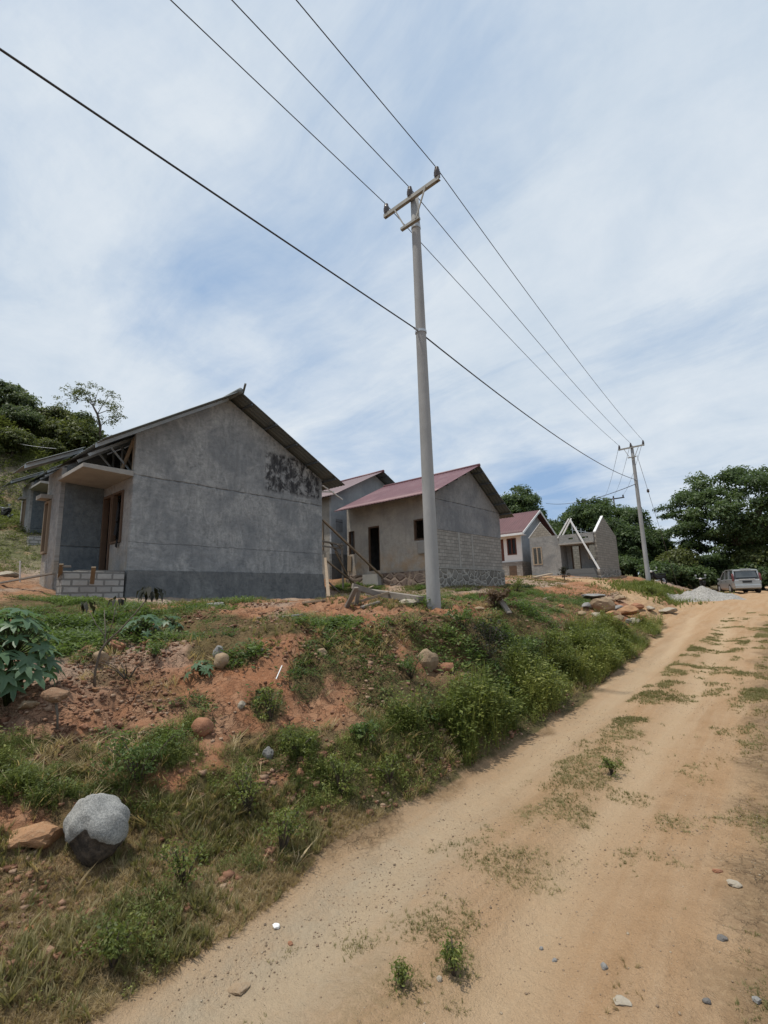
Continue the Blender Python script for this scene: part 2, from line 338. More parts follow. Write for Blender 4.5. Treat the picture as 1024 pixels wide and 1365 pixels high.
def height(y, x, fine=True):
    y = np.asarray(y, float); x = np.asarray(x, float)
    zr = np.interp(y, *_zr)
    xe = np.interp(y, _ys, _xe); xm = np.interp(y, _ys, _xm); zm = np.interp(y, _ys, _zm); xc = np.interp(y, _ys, _xc)
    wob = fbm(y*.55, x*.55, 3, 5)*.55*sstep(-x, 2.9, 4)
    xx = x+wob
    pl = plateau(y, np.minimum(x, xc+.6)); pc = plateau(y, xc)
    a = sstep(xe-xx, 0, 1)*0+np.clip((xe-xx)/np.maximum(xe-xm, .1), 0, 1); b = np.clip((xm-xx)/np.maximum(xm-xc, .1), 0, 1)
    bank = zr+(zm-zr)*a**1.25+(pc-zm)*(b*.75+.25*b*b*(3-2*b))
    z = np.where(xx > xm, zr+(zm-zr)*a**1.25, bank)
    z = np.where(xx < xc, pl+(z-pl)*(1-sstep(xc-xx, 0, 1.2)), z)
    # the lane: two ruts, a low crown
    le, re = lane_edges(y); onl = sstep(x, le-.2, le+.3)*(1-sstep(x, re-.1, re+.5)); c = (le+re)/2
    z = z+onl*(.045*np.exp(-((x-c)/.28)**2)-.03*np.exp(-((x-c-.5)/.25)**2)-.03*np.exp(-((x-c+.6)/.25)**2))
    # hill behind the houses
    hw = sstep(-x, 26, 60)
    z = z+hw*(20.5*np.exp(-.5*((y-1)/18.)**2)*np.exp(-.5*((x+88)/27.)**2)+6*np.exp(-.5*((y+30)/40.)**2)*sstep(-x, 30, 90))
    z = z+hw*fbm(y*.07, x*.07, 4, 77)*5
    z = z+sstep(x, 5, 60)*fbm(y*.04, x*.04, 3, 8)*2
    if fine:
        rough = .25+.75*sstep(-x, 3.0, 4.2)*(1-sstep(-x, 7.5, 14)*.7)
        z = z+rough*(fbm(y*1.3, x*1.3, 4, 3)*.16+fbm(y*5, x*5, 3, 9, .6)*.085*(1-onl*.8)-np.abs(fbm(y*2.6, x*2.6, 3, 19))*.16*(1-onl)*sstep(-x, 3.4, 4.4))
        gl = sstep(-x, 3.6, 4.6)*(1-sstep(-x, 6.5, 8.5))*(1-sstep(y, 13, 20))       # rain gullies down the bank
        z = z-gl*.10*np.clip(fbm(y*2.3, x*.5, 3, 21)*2.2, 0, 1)
    return z
def H(y, x): return float(height(np.array([y]), np.array([x]))[0])
def ground_at(px, py, lo=.8, hi=130):
    d = ray(px, py); t = np.geomspace(lo, hi, 900); P = CAM+d[None]*t[:, None]
    below = P[:, 2] < height(P[:, 1], P[:, 0])
    i = int(np.argmax(below)) if below.any() else len(t)-1
    P = P[i]; return np.array([P[0], P[1], H(P[1], P[0])])
def gpt(px, py): return ground_at(px, py)

# density masks drawn as ellipses / polygons over the visible ground, looked up from ground positions
def ell(px, py, E):
    """max over soft ellipses (cx, cy, rx, ry, strength)"""
    m = np.zeros(len(px))
    for e in E:
        d = ((px-e[0])/e[2])**2+((py-e[1])/e[3])**2
        m = np.maximum(m, e[4]*np.clip(1.6-1.3*d, 0, 1))
    return m
def inpoly(px, py, poly):
    ins = np.zeros(len(px), bool); n = len(poly); j = n-1
    for i in range(n):
        xi, yi = poly[i]; xj, yj = poly[j]
        c = ((yi > py) != (yj > py)) & (px < (xj-xi)*(py-yi)/(yj-yi+1e-12)+xi); ins ^= c; j = i
    return ins
BAND = [(440,1085),(530,1082),(640,1018),(700,985),(780,937),(850,893),(893,850),(888,832),(840,836),(790,838),(740,850),(700,872),(668,905),(620,930),(560,940),(500,965),(450,990),(405,1020),(400,1080)]
DRY = [(-300,1090),(60,1110),(200,1060),(330,1050),(440,1060),(520,1085),(430,1130),(395,1180),(300,1255),(240,1290),(130,1365),(-60,1600),(-400,1600)]
GREEN = [(120,830,70,16,.9),(330,838,60,16,.9),(430,880,40,20,.8),(575,865,40,20,.8),(720,840,50,20,.8),(640,930,60,40,.9),(225,835,125,26,1),(300,868,55,26,1),(405,832,75,15,.9),(470,858,70,18,1),(560,835,55,22,1),(605,852,55,26,1),(500,895,62,26,1),(540,935,75,38,1),(660,858,48,42,1),(700,812,60,18,.8),(755,803,70,9,.7),
    (50,812,70,18,.8),(140,806,55,10,.5),(30,850,60,30,.5),(110,860,60,26,.8),(150,905,45,14,.6),(180,1000,95,34,1),(55,1030,100,52,1),(-60,1010,90,70,1),(350,1005,62,34,.9),(310,1050,70,30,.9),(445,1045,70,32,1),(215,925,40,26,.5),(262,955,20,40,.6),
    (410,905,26,36,.9),(358,940,26,28,1),(395,992,40,24,1),(640,800,60,10,.6),(560,805,60,8,.6),(480,780,40,12,.9),(590,785,50,8,.5),(690,790,35,10,.7),(300,800,60,5,.4),(150,1080,110,50,.7),(250,1120,90,50,.6),
    (330,1120,90,50,.75),(180,1200,60,60,.65),(390,1120,45,45,.8),(150,1290,70,60,.6),(60,1180,80,50,.35),(110,1340,70,50,.5),(430,985,30,16,.6),(600,905,50,30,.6)]
BOULD = [(124,1106,42,24,1)]
PATCH = [(608,1285,32,32,1),(580,1312,75,45,.42),(705,1158,62,40,.62),(735,1180,22,25,.6),(742,1090,60,26,.55),(785,1030,52,22,.85),(812,1022,22,12,1),(790,995,26,11,.6),(828,975,36,12,.75),(840,961,26,6,.8),(893,911,22,4,.8),(897,898,20,6,.8),(925,865,14,3,.8),
    (1012,925,28,9,.8),(1000,985,26,14,.4),(1010,1060,45,45,.4),(1015,1110,25,30,.4),(1015,950,14,8,.5),(1018,890,14,10,.5),(1020,850,16,14,.5),(540,1310,14,16,.7)]

def build_ground():
    def seg(a, b, st): return np.arange(a, b, st)
    def grow(a, b, s0, g):
        o = [a]; st = s0
        while abs(o[-1]-a) < abs(b-a): o.append(o[-1]+math.copysign(st, b-a)); st *= g
        return np.array(o)
    ys = np.concatenate([grow(-2.4, -250, .3, 1.25)[::-1], seg(-2.1, 12, .05), seg(12, 30, .13), seg(30, 62, .5), grow(62, 900, .8, 1.2)])
    xs = np.concatenate([grow(-21, -130, .35, 1.045)[::-1], grow(-131, -700, 6, 1.3)[::-1][:0], seg(-20.8, -8, .16), seg(-8, .8, .05), seg(.8, 5, .14), grow(5, 700, .3, 1.25)])
    xs = np.concatenate([np.array([-700., -500, -380, -290, -220, -175]), xs[xs > -140]])
    Y, X = np.meshgrid(ys, xs, indexing='ij'); Zt = height(Y.ravel(), X.ravel()).reshape(Y.shape)
    ny, nx = Y.shape
    V = np.stack([X.ravel(), Y.ravel(), Zt.ravel()], 1)
    idx = np.arange(ny*nx).reshape(ny, nx)
    Q = np.stack([idx[:-1, :-1].ravel(), idx[:-1, 1:].ravel(), idx[1:, 1:].ravel(), idx[1:, :-1].ravel()], 1)
    # normals of the whole sheet, so that the lane and the ground meet without a seam
    gy = np.gradient(Zt, ys, axis=0); gx = np.gradient(Zt, xs, axis=1)
    Nn = np.stack([-gx.ravel(), -gy.ravel(), np.ones(ny*nx)], 1); Nn /= np.linalg.norm(Nn, axis=1)[:, None]
    y, x = V[:, 1], V[:, 0]
    le, re = lane_edges(y); ed = fbm(y*1.6, x*1.6, 4, 41)*.38
    road = sstep(x+ed, le-.18, le+.22)*(1-sstep(x+ed, re-.1, re+.75))
    # the branch climbing to the far houses
    by = np.array([21, 24, 27, 30, 33, 36]); bx = np.array([-3.6, -5.0, -7.0, -9.4, -12.2, -16])
    bd = np.abs(x-np.interp(y, by, bx)+ed*1.2); br = (1-sstep(bd, .9, 1.8))*sstep(y, 20.5, 22)*(1-sstep(y, 36, 38))
    yard = sstep(y, 22, 26)*(1-sstep(y, 40, 44))*sstep(x+ed, -5.6, -4.6)*(1-sstep(x+ed*3, 2, 6))
    road = np.maximum(np.maximum(road, br), yard*.9)
    px, py, c = proj(V); vis = c > .3
    px = np.where(vis, px, -9999); py = np.where(vis, py, -9999)
    green = ell(px, py, GREEN); green = np.maximum(green, inpoly(px, py, BAND)*1.0); dry = inpoly(px, py, DRY)*1.0
    far = sstep(-x, 20, 30); green = np.maximum(green, far*(.75+.7*fbm(y*.1, x*.1, 4, 61)))
    green = np.maximum(green, sstep(y, 44, 50)*.8); patch = ell(px, py, PATCH)
    sand = np.exp(-((x-le-.45)/.42)**2)*(1-sstep(y, 2.6, 5.2))*.9+.35*np.exp(-((x-le-.3)/.35)**2)*(1-sstep(y, 12, 20))
    cc_ = (le+re)/2; wob_ = fbm(y*.5, x*.2, 2, 55)*.18
    strip = np.exp(-((x-cc_+wob_)/.24)**2)*sstep(fbm(y*1.1, x*1.4, 4, 57), -.22, .22)*(1-sstep(y, 15, 19))*sstep(y, .6, 1.6); patch = np.maximum(patch, strip*.9)
    rut = (np.exp(-((x-cc_-.50+wob_)/.2)**2)+np.exp(-((x-cc_+.52+wob_)/.2)**2))*(1-sstep(y, 22, 26))
    red = sstep(-x+fbm(y*.8, x*.8, 3, 4)*1.2, 3.3, 4.2)*(1-.3*sstep(-x, 8, 12))
    rub = np.maximum(sstep(-x+ed*2, 11.6, 13.0)*sstep(y, 4, 6)*(1-sstep(y, 14.5, 16)), .8*sstep(fbm(y*.45, x*.45, 4, 71), .02, .25)*sstep(-x, 5, 7))
    me_attr = dict(road=road, green=np.clip(green, 0, 1), dry=dry, sand=sand, red=red, rub=rub, patch=patch, far=far, rut=rut)
    rq = road[Q].mean(1) > .5
    for name, sel in (('ground', ~rq), ('dirt_road', rq)):
        q = Q[sel]; used = np.unique(q); rm = np.full(len(V), -1); rm[used] = np.arange(len(used))
        o = np_mesh(name, V[used], rm[q], MAT['ground'], smooth=True, normals=Nn[used])
        for k, a in me_attr.items():
            at_ = o.data.attributes.new(k, 'FLOAT', 'POINT'); at_.data.foreach_set('value', np.ascontiguousarray(a[used], dtype=np.float32))
        tag(o, kind='structure')
def ground_mat():
    k = NT('earth'); v = k.obj
    n1 = k.noise(.8, 6, .65); n2 = k.noise(4, 7, .7); n3 = k.noise(24, 5, .7); n4 = k.noise(110, 3, .7)
    road = k.attr('road'); green = k.attr('green'); dry = k.attr('dry'); sand = k.attr('sand'); red = k.attr('red'); rub = k.attr('rub'); patch = k.attr('patch'); far = k.attr('far')
    # tan lane earth with long faint wheel marks
    trk = k.noise(6.5, 4, .6, k.map(v, (.8, .05, 1), rot=(0, 0, -.04)), .25)
    rc = k.mix(k.ramp(n2, [(.3, 0), (.7, 1)]), (.40,.262,.152), (.305,.192,.106))
    rc = k.mix(k.math('MULTIPLY', k.ramp(trk, [(.40, 0), (.60, 1)]), .6), rc, (.425,.305,.195))
    rc = k.mix(k.math('MULTIPLY', k.ramp(n1, [(.42, 0), (.66, 1)]), .45), rc, (.38,.235,.125))
    grit = k.ramp(n4, [(.55, 0), (.72, 1)]); rc = k.mix(k.math('MULTIPLY', grit, .6), rc, (.17,.125,.085))
    rc = k.mix(k.math('MULTIPLY', k.ramp(n4, [(.30, 1), (.40, 0)]), .5), rc, (.48,.40,.31))
    sc = k.mix(n3, (.41,.34,.25), (.31,.25,.175)); sc = k.mix(k.math('MULTIPLY', grit, .5), sc, (.22,.18,.13))
    rc = k.mix(k.math('MULTIPLY', sand, k.ramp(k.math('ADD', n2, k.math('MULTIPLY', n1, .5)), [(.45, .2), (.85, 1)])), rc, sc)
    rc = k.mix(k.math('MULTIPLY', k.attr('rut'), k.ramp(n2, [(.25, .35), (.65, .75)])), rc, (.455,.34,.222))
    # red bank soil
    bc = k.mix(k.ramp(n2, [(.3, 0), (.68, 1)]), (.365,.165,.085), (.25,.112,.058))
    bc = k.mix(k.math('MULTIPLY', k.ramp(n1, [(.4, 0), (.65, 1)]), .6), bc, (.31,.195,.125))
    bc = k.mix(k.math('MULTIPLY', k.ramp(n3, [(.56, 0), (.72, 1)]), .55), bc, (.37,.25,.165))
    bc = k.mix(k.math('MULTIPLY', k.ramp(n3, [(.28, 1), (.42, 0)]), .5), bc, (.12,.055,.032))  # shade of small crevices painted into the soil colour
    vv = k.mix(.22, v, k.noise(7, 4, .7, v, col=True)); ce = k.voro(11, vv, 'DISTANCE_TO_EDGE'); cc = k.sep(k.voro(11, vv, 'F1', 'Color'))['X']; clod = k.ramp(ce, [(.0, 1), (.09, 0)])
    cm = k.ramp(k.noise(2.2, 5, .7), [(.42, 0), (.6, 1)])
    bc = k.mix(k.math('MULTIPLY', cm, k.ramp(cc, [(.3, 0), (1, .55)])), bc, (.40,.25,.16)); bc = k.mix(k.math('MULTIPLY', k.math('MULTIPLY', clod, cm), .45), bc, (.085,.04,.025))  # paler clods; shade in the gaps between them painted dark
    # dull brown verge earth
    vc = k.mix(k.ramp(n2, [(.32, 0), (.7, 1)]), (.30,.205,.12), (.19,.125,.072)); vc = k.mix(k.math('MULTIPLY', k.ramp(n3, [(.5, 0), (.7, 1)]), .4), vc, (.42,.32,.20))
    g = k.mix(red, vc, bc); g = k.mix(k.math('MULTIPLY', rub, .75), g, k.mix(n3, (.40,.35,.29), (.25,.205,.165)))
    # litter and low cover under the plants
    lit = k.mix(k.ramp(n3, [(.35, 0), (.65, 1)]), (.075,.06,.03), (.15,.115,.06)); lit = k.mix(k.math('MULTIPLY', k.ramp(n2, [(.4, 0), (.6, 1)]), .5), lit, (.06,.075,.025))
    fl = k.mix(k.ramp(n1, [(.35, 0), (.7, 1)]), (.06,.08,.025), (.10,.115,.04)); fl = k.mix(k.math('MULTIPLY', k.ramp(k.noise(.16, 5, .7), [(.58, 0), (.64, 1)]), .8), fl, (.36,.22,.12))
    lit = k.mix(far, lit, fl)
    dc = k.mix(k.ramp(n3, [(.35, 0), (.65, 1)]), (.17,.125,.07), (.28,.20,.115))
    g = k.mix(k.math('MULTIPLY', dry, k.ramp(n2, [(.3, .55), (.6, 1)])), g, dc)
    gm = k.ramp(k.math('ADD', green, k.math('MULTIPLY', k.math('SUBTRACT', n2, .5), .7)), [(.3, 0), (.75, 1)])
    g = k.mix(k.math('MULTIPLY', gm, .85), g, lit)
    c = k.mix(k.ramp(k.math('ADD', road, k.math('MULTIPLY', k.math('SUBTRACT', n3, .5), .5)), [(.25, 0), (.75, 1)]), g, rc)
    c = k.mix(k.math('MULTIPLY', k.math('MULTIPLY', patch, road), k.ramp(n3, [(.36, 0), (.6, .5)])), c, (.215,.165,.09))
    h = k.math('ADD', k.math('MULTIPLY', n2, .8), k.math('ADD', k.math('MULTIPLY', n3, .7), k.math('ADD', k.math('MULTIPLY', n4, .3), k.math('SUBTRACT', k.math('MULTIPLY', k.math('MULTIPLY', trk, road), .6), k.math('MULTIPLY', k.math('MULTIPLY', clod, cm), k.math('SUBTRACT', .6, k.math('MULTIPLY', road, .6)))))))
    return k.done(c, .97, bump=h, bstr=.9, bdist=.05, spec=.1)
MAT['ground'] = ground_mat()
build_ground()

# ------------------------------------------------------------------ plants: leaf-sized faces gathered by numpy
MAT['weed'] = leaf_mat('weed_leaf', (.05,.07,.017), (.115,.145,.035), (.24,.25,.065))
MAT['creeper'] = leaf_mat('creeper_leaf', (.04,.065,.02), (.085,.13,.036), (.165,.21,.065))
MAT['dry'] = leaf_mat('dry_grass', (.18,.135,.07), (.32,.245,.135), (.48,.39,.24), .8)
MAT['grass'] = leaf_mat('verge_grass', (.09,.09,.032), (.175,.165,.07), (.32,.27,.14), .7)
MAT['leaf'] = leaf_mat('tree_leaf', (.03,.05,.02), (.062,.098,.038), (.125,.17,.066))
MAT['leaf_hazed'] = leaf_mat('hazed_hillside_leaf', (.04,.06,.028), (.08,.11,.05), (.15,.185,.085))  # paler than the nearer tree leaf: distance haze mixed into the colour
MAT['leaf_olive'] = leaf_mat('olive_leaf', (.04,.05,.016), (.08,.098,.03), (.15,.17,.055))
MAT['leaf_dark'] = leaf_mat('wilted_dark_leaf', (.010,.012,.008), (.020,.022,.013), (.045,.04,.022))
MAT['castor'] = leaf_mat('lobed_blue_green_leaf', (.045,.09,.045), (.095,.165,.09), (.17,.25,.15), .42)
MAT['brown_brush'] = leaf_mat('dead_brush', (.07,.045,.03), (.13,.09,.06), (.21,.155,.11), .9)
def proto_weed(rs, n_leaf=16, h=1.0, spread=.45, leaf=.16, fold=.3):
    """a leafy stem cluster of unit height: quads (folded leaves along several stems)"""
    V = []; Q = []
    for i in range(n_leaf):
        a = rs.uniform(0, 2*PI); t = rs.uniform(.12, 1); rad = spread*(.25+.75*t)*rs.uniform(.3, 1)
        c = np.array([math.cos(a)*rad, math.sin(a)*rad, h*t*rs.uniform(.75, 1)])
        az = a+rs.normal(0, .8); el = rs.uniform(-.35, .75); L = leaf*rs.uniform(.7, 1.4); W = L*rs.uniform(.32, .5)
        d = np.array([math.cos(az)*math.cos(el), math.sin(az)*math.cos(el), math.sin(el)]); s = np.array([-math.sin(az), math.cos(az), rs.uniform(-.4, .4)])
        b = len(V); V += [c, c+d*L*.5+s*W*.5, c+d*L, c+d*L*.5-s*W*.5]; Q.append((b, b+1, b+2, b+3))
    for i in range(3):
        a = rs.uniform(0, 2*PI); e = np.array([math.cos(a)*spread*.6, math.sin(a)*spread*.6, h*.85]); s = np.array([-math.sin(a), math.cos(a), 0])*.012
        b = len(V); V += [-s, s, e+s*.5, e-s*.5]; Q.append((b, b+1, b+2, b+3))
    return np.array(V), np.array(Q)
def proto_grass(rs, n=11, h=1.0, spread=.35, w=.03, lean=.6):
    V = []; Q = []
    for i in range(n):
        a = rs.uniform(0, 2*PI); o = np.array([math.cos(a), math.sin(a), 0])*spread*rs.uniform(0, .4)
        le = rs.uniform(.1, lean); hh = h*rs.uniform(.45, 1); d = np.array([math.cos(a), math.sin(a), 0]); s = np.array([-math.sin(a), math.cos(a), 0])*w*rs.uniform(.7, 1.3)
        m = o+d*le*.35*hh+np.array([0, 0, hh*.6]); e = o+d*le*hh+np.array([0, 0, hh*rs.uniform(.75, 1)])
        b = len(V); V += [o-s, o+s, m+s*.8, m-s*.8, e+s*.1, e-s*.1]; Q += [(b, b+1, b+2, b+3), (b+3, b+2, b+4, b+5)]
    return np.array(V), np.array(Q)
def merge(protos, P, sc, tint, rng, tilt=.12, zs=None, wild=.18):
    """copies of the prototypes at P as one pair of arrays"""
    N = len(P); which = rng.integers(0, len(protos), N); Vs = []; Qs = []; Ts = []; off = 0
    for k, (pv, pq) in enumerate(protos):
        I = np.where(which == k)[0]
        if not len(I): continue
        a = rng.uniform(0, 2*PI, len(I)); ca, sa = np.cos(a), np.sin(a)
        x = pv[None, :, 0]*ca[:, None]-pv[None, :, 1]*sa[:, None]; y = pv[None, :, 0]*sa[:, None]+pv[None, :, 1]*ca[:, None]; z = np.repeat(pv[None, :, 2], len(I), 0)
        tx = rng.normal(0, tilt, len(I)); ty = rng.normal(0, tilt, len(I)); x = x+z*tx[:, None]; y = y+z*ty[:, None]
        s = sc[I][:, None]; zz = s if zs is None else zs[I][:, None]
        W = np.stack([x*s, y*s, z*zz], 2)+P[I][:, None, :]
        Vs.append(W.reshape(-1, 3)); nv = len(pv)
        Qs.append((pq[None]+(off+np.arange(len(I))*nv)[:, None, None]).reshape(-1, 4)); off += len(I)*nv
        tq = np.clip(tint[I][:, None]+rng.normal(0, wild, (len(I), len(pq))), 0, 1)
        tv = np.zeros((len(I), nv)); tv[:, pq.ravel()] = np.repeat(tq, 4, 1).reshape(len(I), -1)
        Ts.append(tv.ravel())
    return np.concatenate(Vs), np.concatenate(Qs), np.concatenate(Ts)
_rs = np.random.RandomState(3)
WEEDS = [proto_weed(_rs, 18) for _ in range(5)]
FERNY = [proto_weed(_rs, 34, spread=.42, leaf=.11) for _ in range(5)]
TALL = [proto_weed(_rs, 22, h=1.35, spread=.28, leaf=.13) for _ in range(4)]
CREEP = [proto_weed(_rs, 15, h=.55, spread=.8, leaf=.26) for _ in range(5)]
TUFT = [proto_grass(_rs) for _ in range(6)]
MATG = [proto_grass(_rs, 16, h=.7, spread=2.2, w=.05, lean=1.5) for _ in range(6)]
STRAW = [proto_grass(_rs, 9, h=.7, spread=.5, w=.018, lean=1.3) for _ in range(6)]
def sample(n, y0, y1, x0, x1, rng):
    return rng.uniform(y0, y1, n), rng.uniform(x0, x1, n)
def near_fade(y, x): return np.hypot(y, x)
PILE_E = [(823,818,50,22,1.2)]
def plants(name, protos, mat, n, box, dens, hfun, tfun, seed, tilt=.15, flat=None, sink=.01):
    rng = np.random.default_rng(seed); y, x = sample(n, *box, rng)
    z = height(y, x); px, py, c = proj(np.stack([x, y, z], 1)); ok = c > .4
    px = np.where(ok, px, -9999); py = np.where(ok, py, -9999)
    d = dens(y, x, px, py)*(1-np.clip(ell(px, py, PILE_E), 0, 1)*.93); keep = rng.uniform(0, 1, n) < d
    y, x, z, px, py, d = y[keep], x[keep], z[keep], px[keep], py[keep], d[keep]
    sc = hfun(y, x, px, py, rng); ti = np.clip(tfun(y, x, px, py, rng), 0, 1)
    V, Q, T = merge(protos, np.stack([x, y, z-sink+(sc*.25 if sink < 0 else 0)], 1), sc, ti, rng, tilt)
    print(name, len(y), 'plants', len(Q), 'faces')
    return tag(np_mesh(name, V, Q, mat, T), kind='stuff')
def clumpy(y, x, f, seed, lo=-.12, hi=.2): return sstep(fbm(y*f, x*f, 3, seed), lo, hi)
lane_free = lambda y, x: (x < lane_edges(y)[0]-.05)
house_free = lambda y, x: ~(((x < -12.2+fbm(y*.8, x*.8, 2, 91)*1.2) & (y > 4.6) & (y < 14.6)) | ((x < -11.6) & (x > -18) & (y > 16.9) & (y < 23.2)) | ((x < -18.4) & (y > 16.8) & (y < 24)) | ((x < -11.4) & (y > 37.4)))
plants('roadside_weeds', FERNY+WEEDS+TALL, MAT['weed'], 110000, (2.2, 21, -6.4, -2.8),
    lambda y, x, px, py: inpoly(px, py, BAND)*lane_free(y, x)*(.12+.88*clumpy(y, x, 1.5, 14, -.16, .1))*np.clip(.16+.84*sstep(lane_edges(y)[0]-x, .0, .35), 0, 1)*.8,
    lambda y, x, px, py, r: (.10+.34*r.beta(1.6, 2.5, len(y)))*(.6+.75*clumpy(y, x, 1.3, 15))*np.clip(.55+.5*sstep(y, 3, 6), 0, 1.1),
    lambda y, x, px, py, r: .46+.8*fbm(y*1.2, x*1.2, 3, 16)+r.normal(0, .12, len(y))+.16*sstep(px, 560, 780)+r.normal(0, .1, len(y)), 1)
plants('creeping_weeds', CREEP, MAT['creeper'], 150000, (-1, 26, -17, -3.2),
    lambda y, x, px, py: np.clip(ell(px, py, GREEN)*1.15, 0, 1)*(py < 985)*house_free(y, x)*clumpy(y, x, 1.6, 17, -.11, .10)*lane_free(y, x)*.9,
    lambda y, x, px, py, r: r.uniform(.09, .2, len(y))*(.7+.8*clumpy(y, x, .9, 18)),
    lambda y, x, px, py, r: .42+.6*fbm(y*1.1, x*1.1, 3, 19)+r.normal(0, .12, len(y)), 2)
plants('slope_weeds', WEEDS+FERNY, MAT['weed'], 90000, (-1.5, 5, -7, -2.6),
    lambda y, x, px, py: ell(px, py, GREEN)*(py >= 960)*lane_free(y, x)*clumpy(y, x, 1.9, 27, -.08, .16)*np.where(inpoly(px, py, DRY), .5, .75)*(1-ell(px, py, BOULD)),
    lambda y, x, px, py, r: r.uniform(.05, .13, len(y))*(.75+.7*clumpy(y, x, 1.2, 28)),
    lambda y, x, px, py, r: .45+.7*fbm(y*1.3, x*1.3, 3, 29)+r.normal(0, .15, len(y)), 3)
plants('dry_grass', STRAW, MAT['dry'], 110000, (-1.5, 4.2, -6, -2.2),
    lambda y, x, px, py: inpoly(px, py, DRY)*lane_free(y, x)*(.55+.45*clumpy(y, x, 1.4, 30))*(1-ell(px, py, BOULD)),
    lambda y, x, px, py, r: r.uniform(.03, .10, len(y)),
    lambda y, x, px, py, r: .5+.6*fbm(y*1.2, x*1.2, 3, 31)+r.normal(0, .2, len(y)), 4, .3)
plants('short_grass', TUFT, MAT['grass'], 70000, (-1.5, 5, -6.2, -2.2),
    lambda y, x, px, py: inpoly(px, py, DRY)*lane_free(y, x)*(.04+.45*clumpy(y, x, 1.8, 33, -.02, .25))*(1-ell(px, py, BOULD)),
    lambda y, x, px, py, r: r.uniform(.05, .14, len(y)),
    lambda y, x, px, py, r: .4+.6*fbm(y*1.2, x*1.2, 3, 34)+r.normal(0, .2, len(y)), 5, .3)
plants('lane_grass', MATG+TUFT+TUFT, MAT['grass'], 330000, (.8, 24, -2.6, 1.2),
    lambda y, x, px, py: np.clip(ell(px, py, PATCH)*1.2-.25+1.6*fbm(y*2.6, x*2.6, 4, 35)+.42*np.exp(-((x-sum(lane_edges(y))/2+fbm(y*.5, x*.2, 2, 55)*.18)/.24)**2)*(y < 16), 0, 1)*.75,
    lambda y, x, px, py, r: r.uniform(.014, .045, len(y))*(1+.6*sstep(y, 4, 12)),
    lambda y, x, px, py, r: .6+.7*fbm(y*2, x*2, 3, 36)+r.normal(0, .15, len(y)), 6, .3)
plants('verge_grass', TUFT, MAT['dry'], 50000, (.5, 30, -1.2, 3.5),
    lambda y, x, px, py: sstep(x+fbm(y, x, 3, 37)*.9, lane_edges(y)[1]-.05, lane_edges(y)[1]+.5)*clumpy(y, x, 1.6, 38, -.10, .2)*.9,
    lambda y, x, px, py, r: r.uniform(.02, .055, len(y))*(1+sstep(y, 8, 20)),
    lambda y, x, px, py, r: .3+.5*fbm(y*2, x*2, 3, 39)+r.normal(0, .15, len(y)), 7, .4)
plants('plateau_grass', TUFT, MAT['grass'], 60000, (4, 36, -16, -5),
    lambda y, x, px, py: house_free(y, x)*clumpy(y, x, .7, 44, -.08, .2)*.6*(1-sstep(np.abs(x-np.interp(y, [21,24,27,30,33,36], [-3.6,-5,-7,-9.4,-12.2,-16])), 1.6, .9)*(y > 20.5)),
    lambda y, x, px, py, r: r.uniform(.06, .16, len(y)),
    lambda y, x, px, py, r: .45+.6*fbm(y*.8, x*.8, 3, 45)+r.normal(0, .15, len(y)), 8, .3)
def d_pole2(y, x, px, py): return np.maximum(np.exp(-(((y-29.5)/2.2)**2+((x+6.4)/1.3)**2)), np.exp(-(((y-33)/3.0)**2+((x+4.9)/.9)**2))*.8)
plants('tall_verge_grass', TUFT, MAT['weed'], 30000, (25, 40, -9.5, -3.5), d_pole2,
    lambda y, x, px, py, r: r.uniform(.12, .32, len(y)), lambda y, x, px, py, r: .6+r.normal(0, .15, len(y)), 9)
plants('field_grass', TUFT, MAT['grass'], 60000, (18, 60, -3, 22),
    lambda y, x, px, py: sstep(x+fbm(y*.5, x*.5, 3, 46)*1.5, -.6+.0*y, 1.2)*(1-.9*((y > 26) & (y < 43) & (x < .5)))*.55,
    lambda y, x, px, py, r: r.uniform(.12, .4, len(y)), lambda y, x, px, py, r: .5+.5*fbm(y*.6, x*.6, 3, 47)+r.normal(0, .15, len(y)), 10)
plants('hill_grass', CREEP, MAT['leaf_olive'], 130000, (-25, 34, -110, -21),
    lambda y, x, px, py: ((x < -24) | (y < 3.5))*(.45+.55*clumpy(y, x, .16, 48, -.15, .2)),
    lambda y, x, px, py, r: r.uniform(.3, 1.1, len(y))*(.4+.8*sstep(-x, 24, 60)), lambda y, x, px, py, r: .5+.7*fbm(y*.14, x*.14, 3, 49)+r.normal(0, .12, len(y)), 12)
# pebbles and clods
def ico_quads(rs, n=1):
    """a rough little stone as a squashed cube of quads"""
    g = []
    V = np.array([(x, y, z) for x in (-1, 1) for y in (-1, 1) for z in (-1, 1)], float)*.62
    V += rs.normal(0, .14, V.shape); V[:, 2] *= .62
    Q = np.array([(0,1,3,2),(4,6,7,5),(0,4,5,1),(2,3,7,6),(0,2,6,4),(1,5,7,3)])
    return V, Q
STONES = [ico_quads(_rs) for _ in range(8)]
def stones_mat(name, a, b, c):
    k = NT(name); t = k.attr('tint'); col = k.ramp(t, [(0, a), (.5, b), (1, c)]); return k.done(k.mix(k.math('MULTIPLY', k.noise(60, 4, .7), .5), col, (a[0]*.6, a[1]*.6, a[2]*.6)), .9, bump=k.noise(40, 4, .7), bstr=.6, bdist=.01, spec=.2)
MAT['pebble'] = stones_mat('lane_pebble', (.15,.115,.085), (.30,.215,.14), (.48,.40,.30))
MAT['clod'] = stones_mat('red_clod', (.17,.085,.052), (.28,.15,.095), (.42,.31,.22))
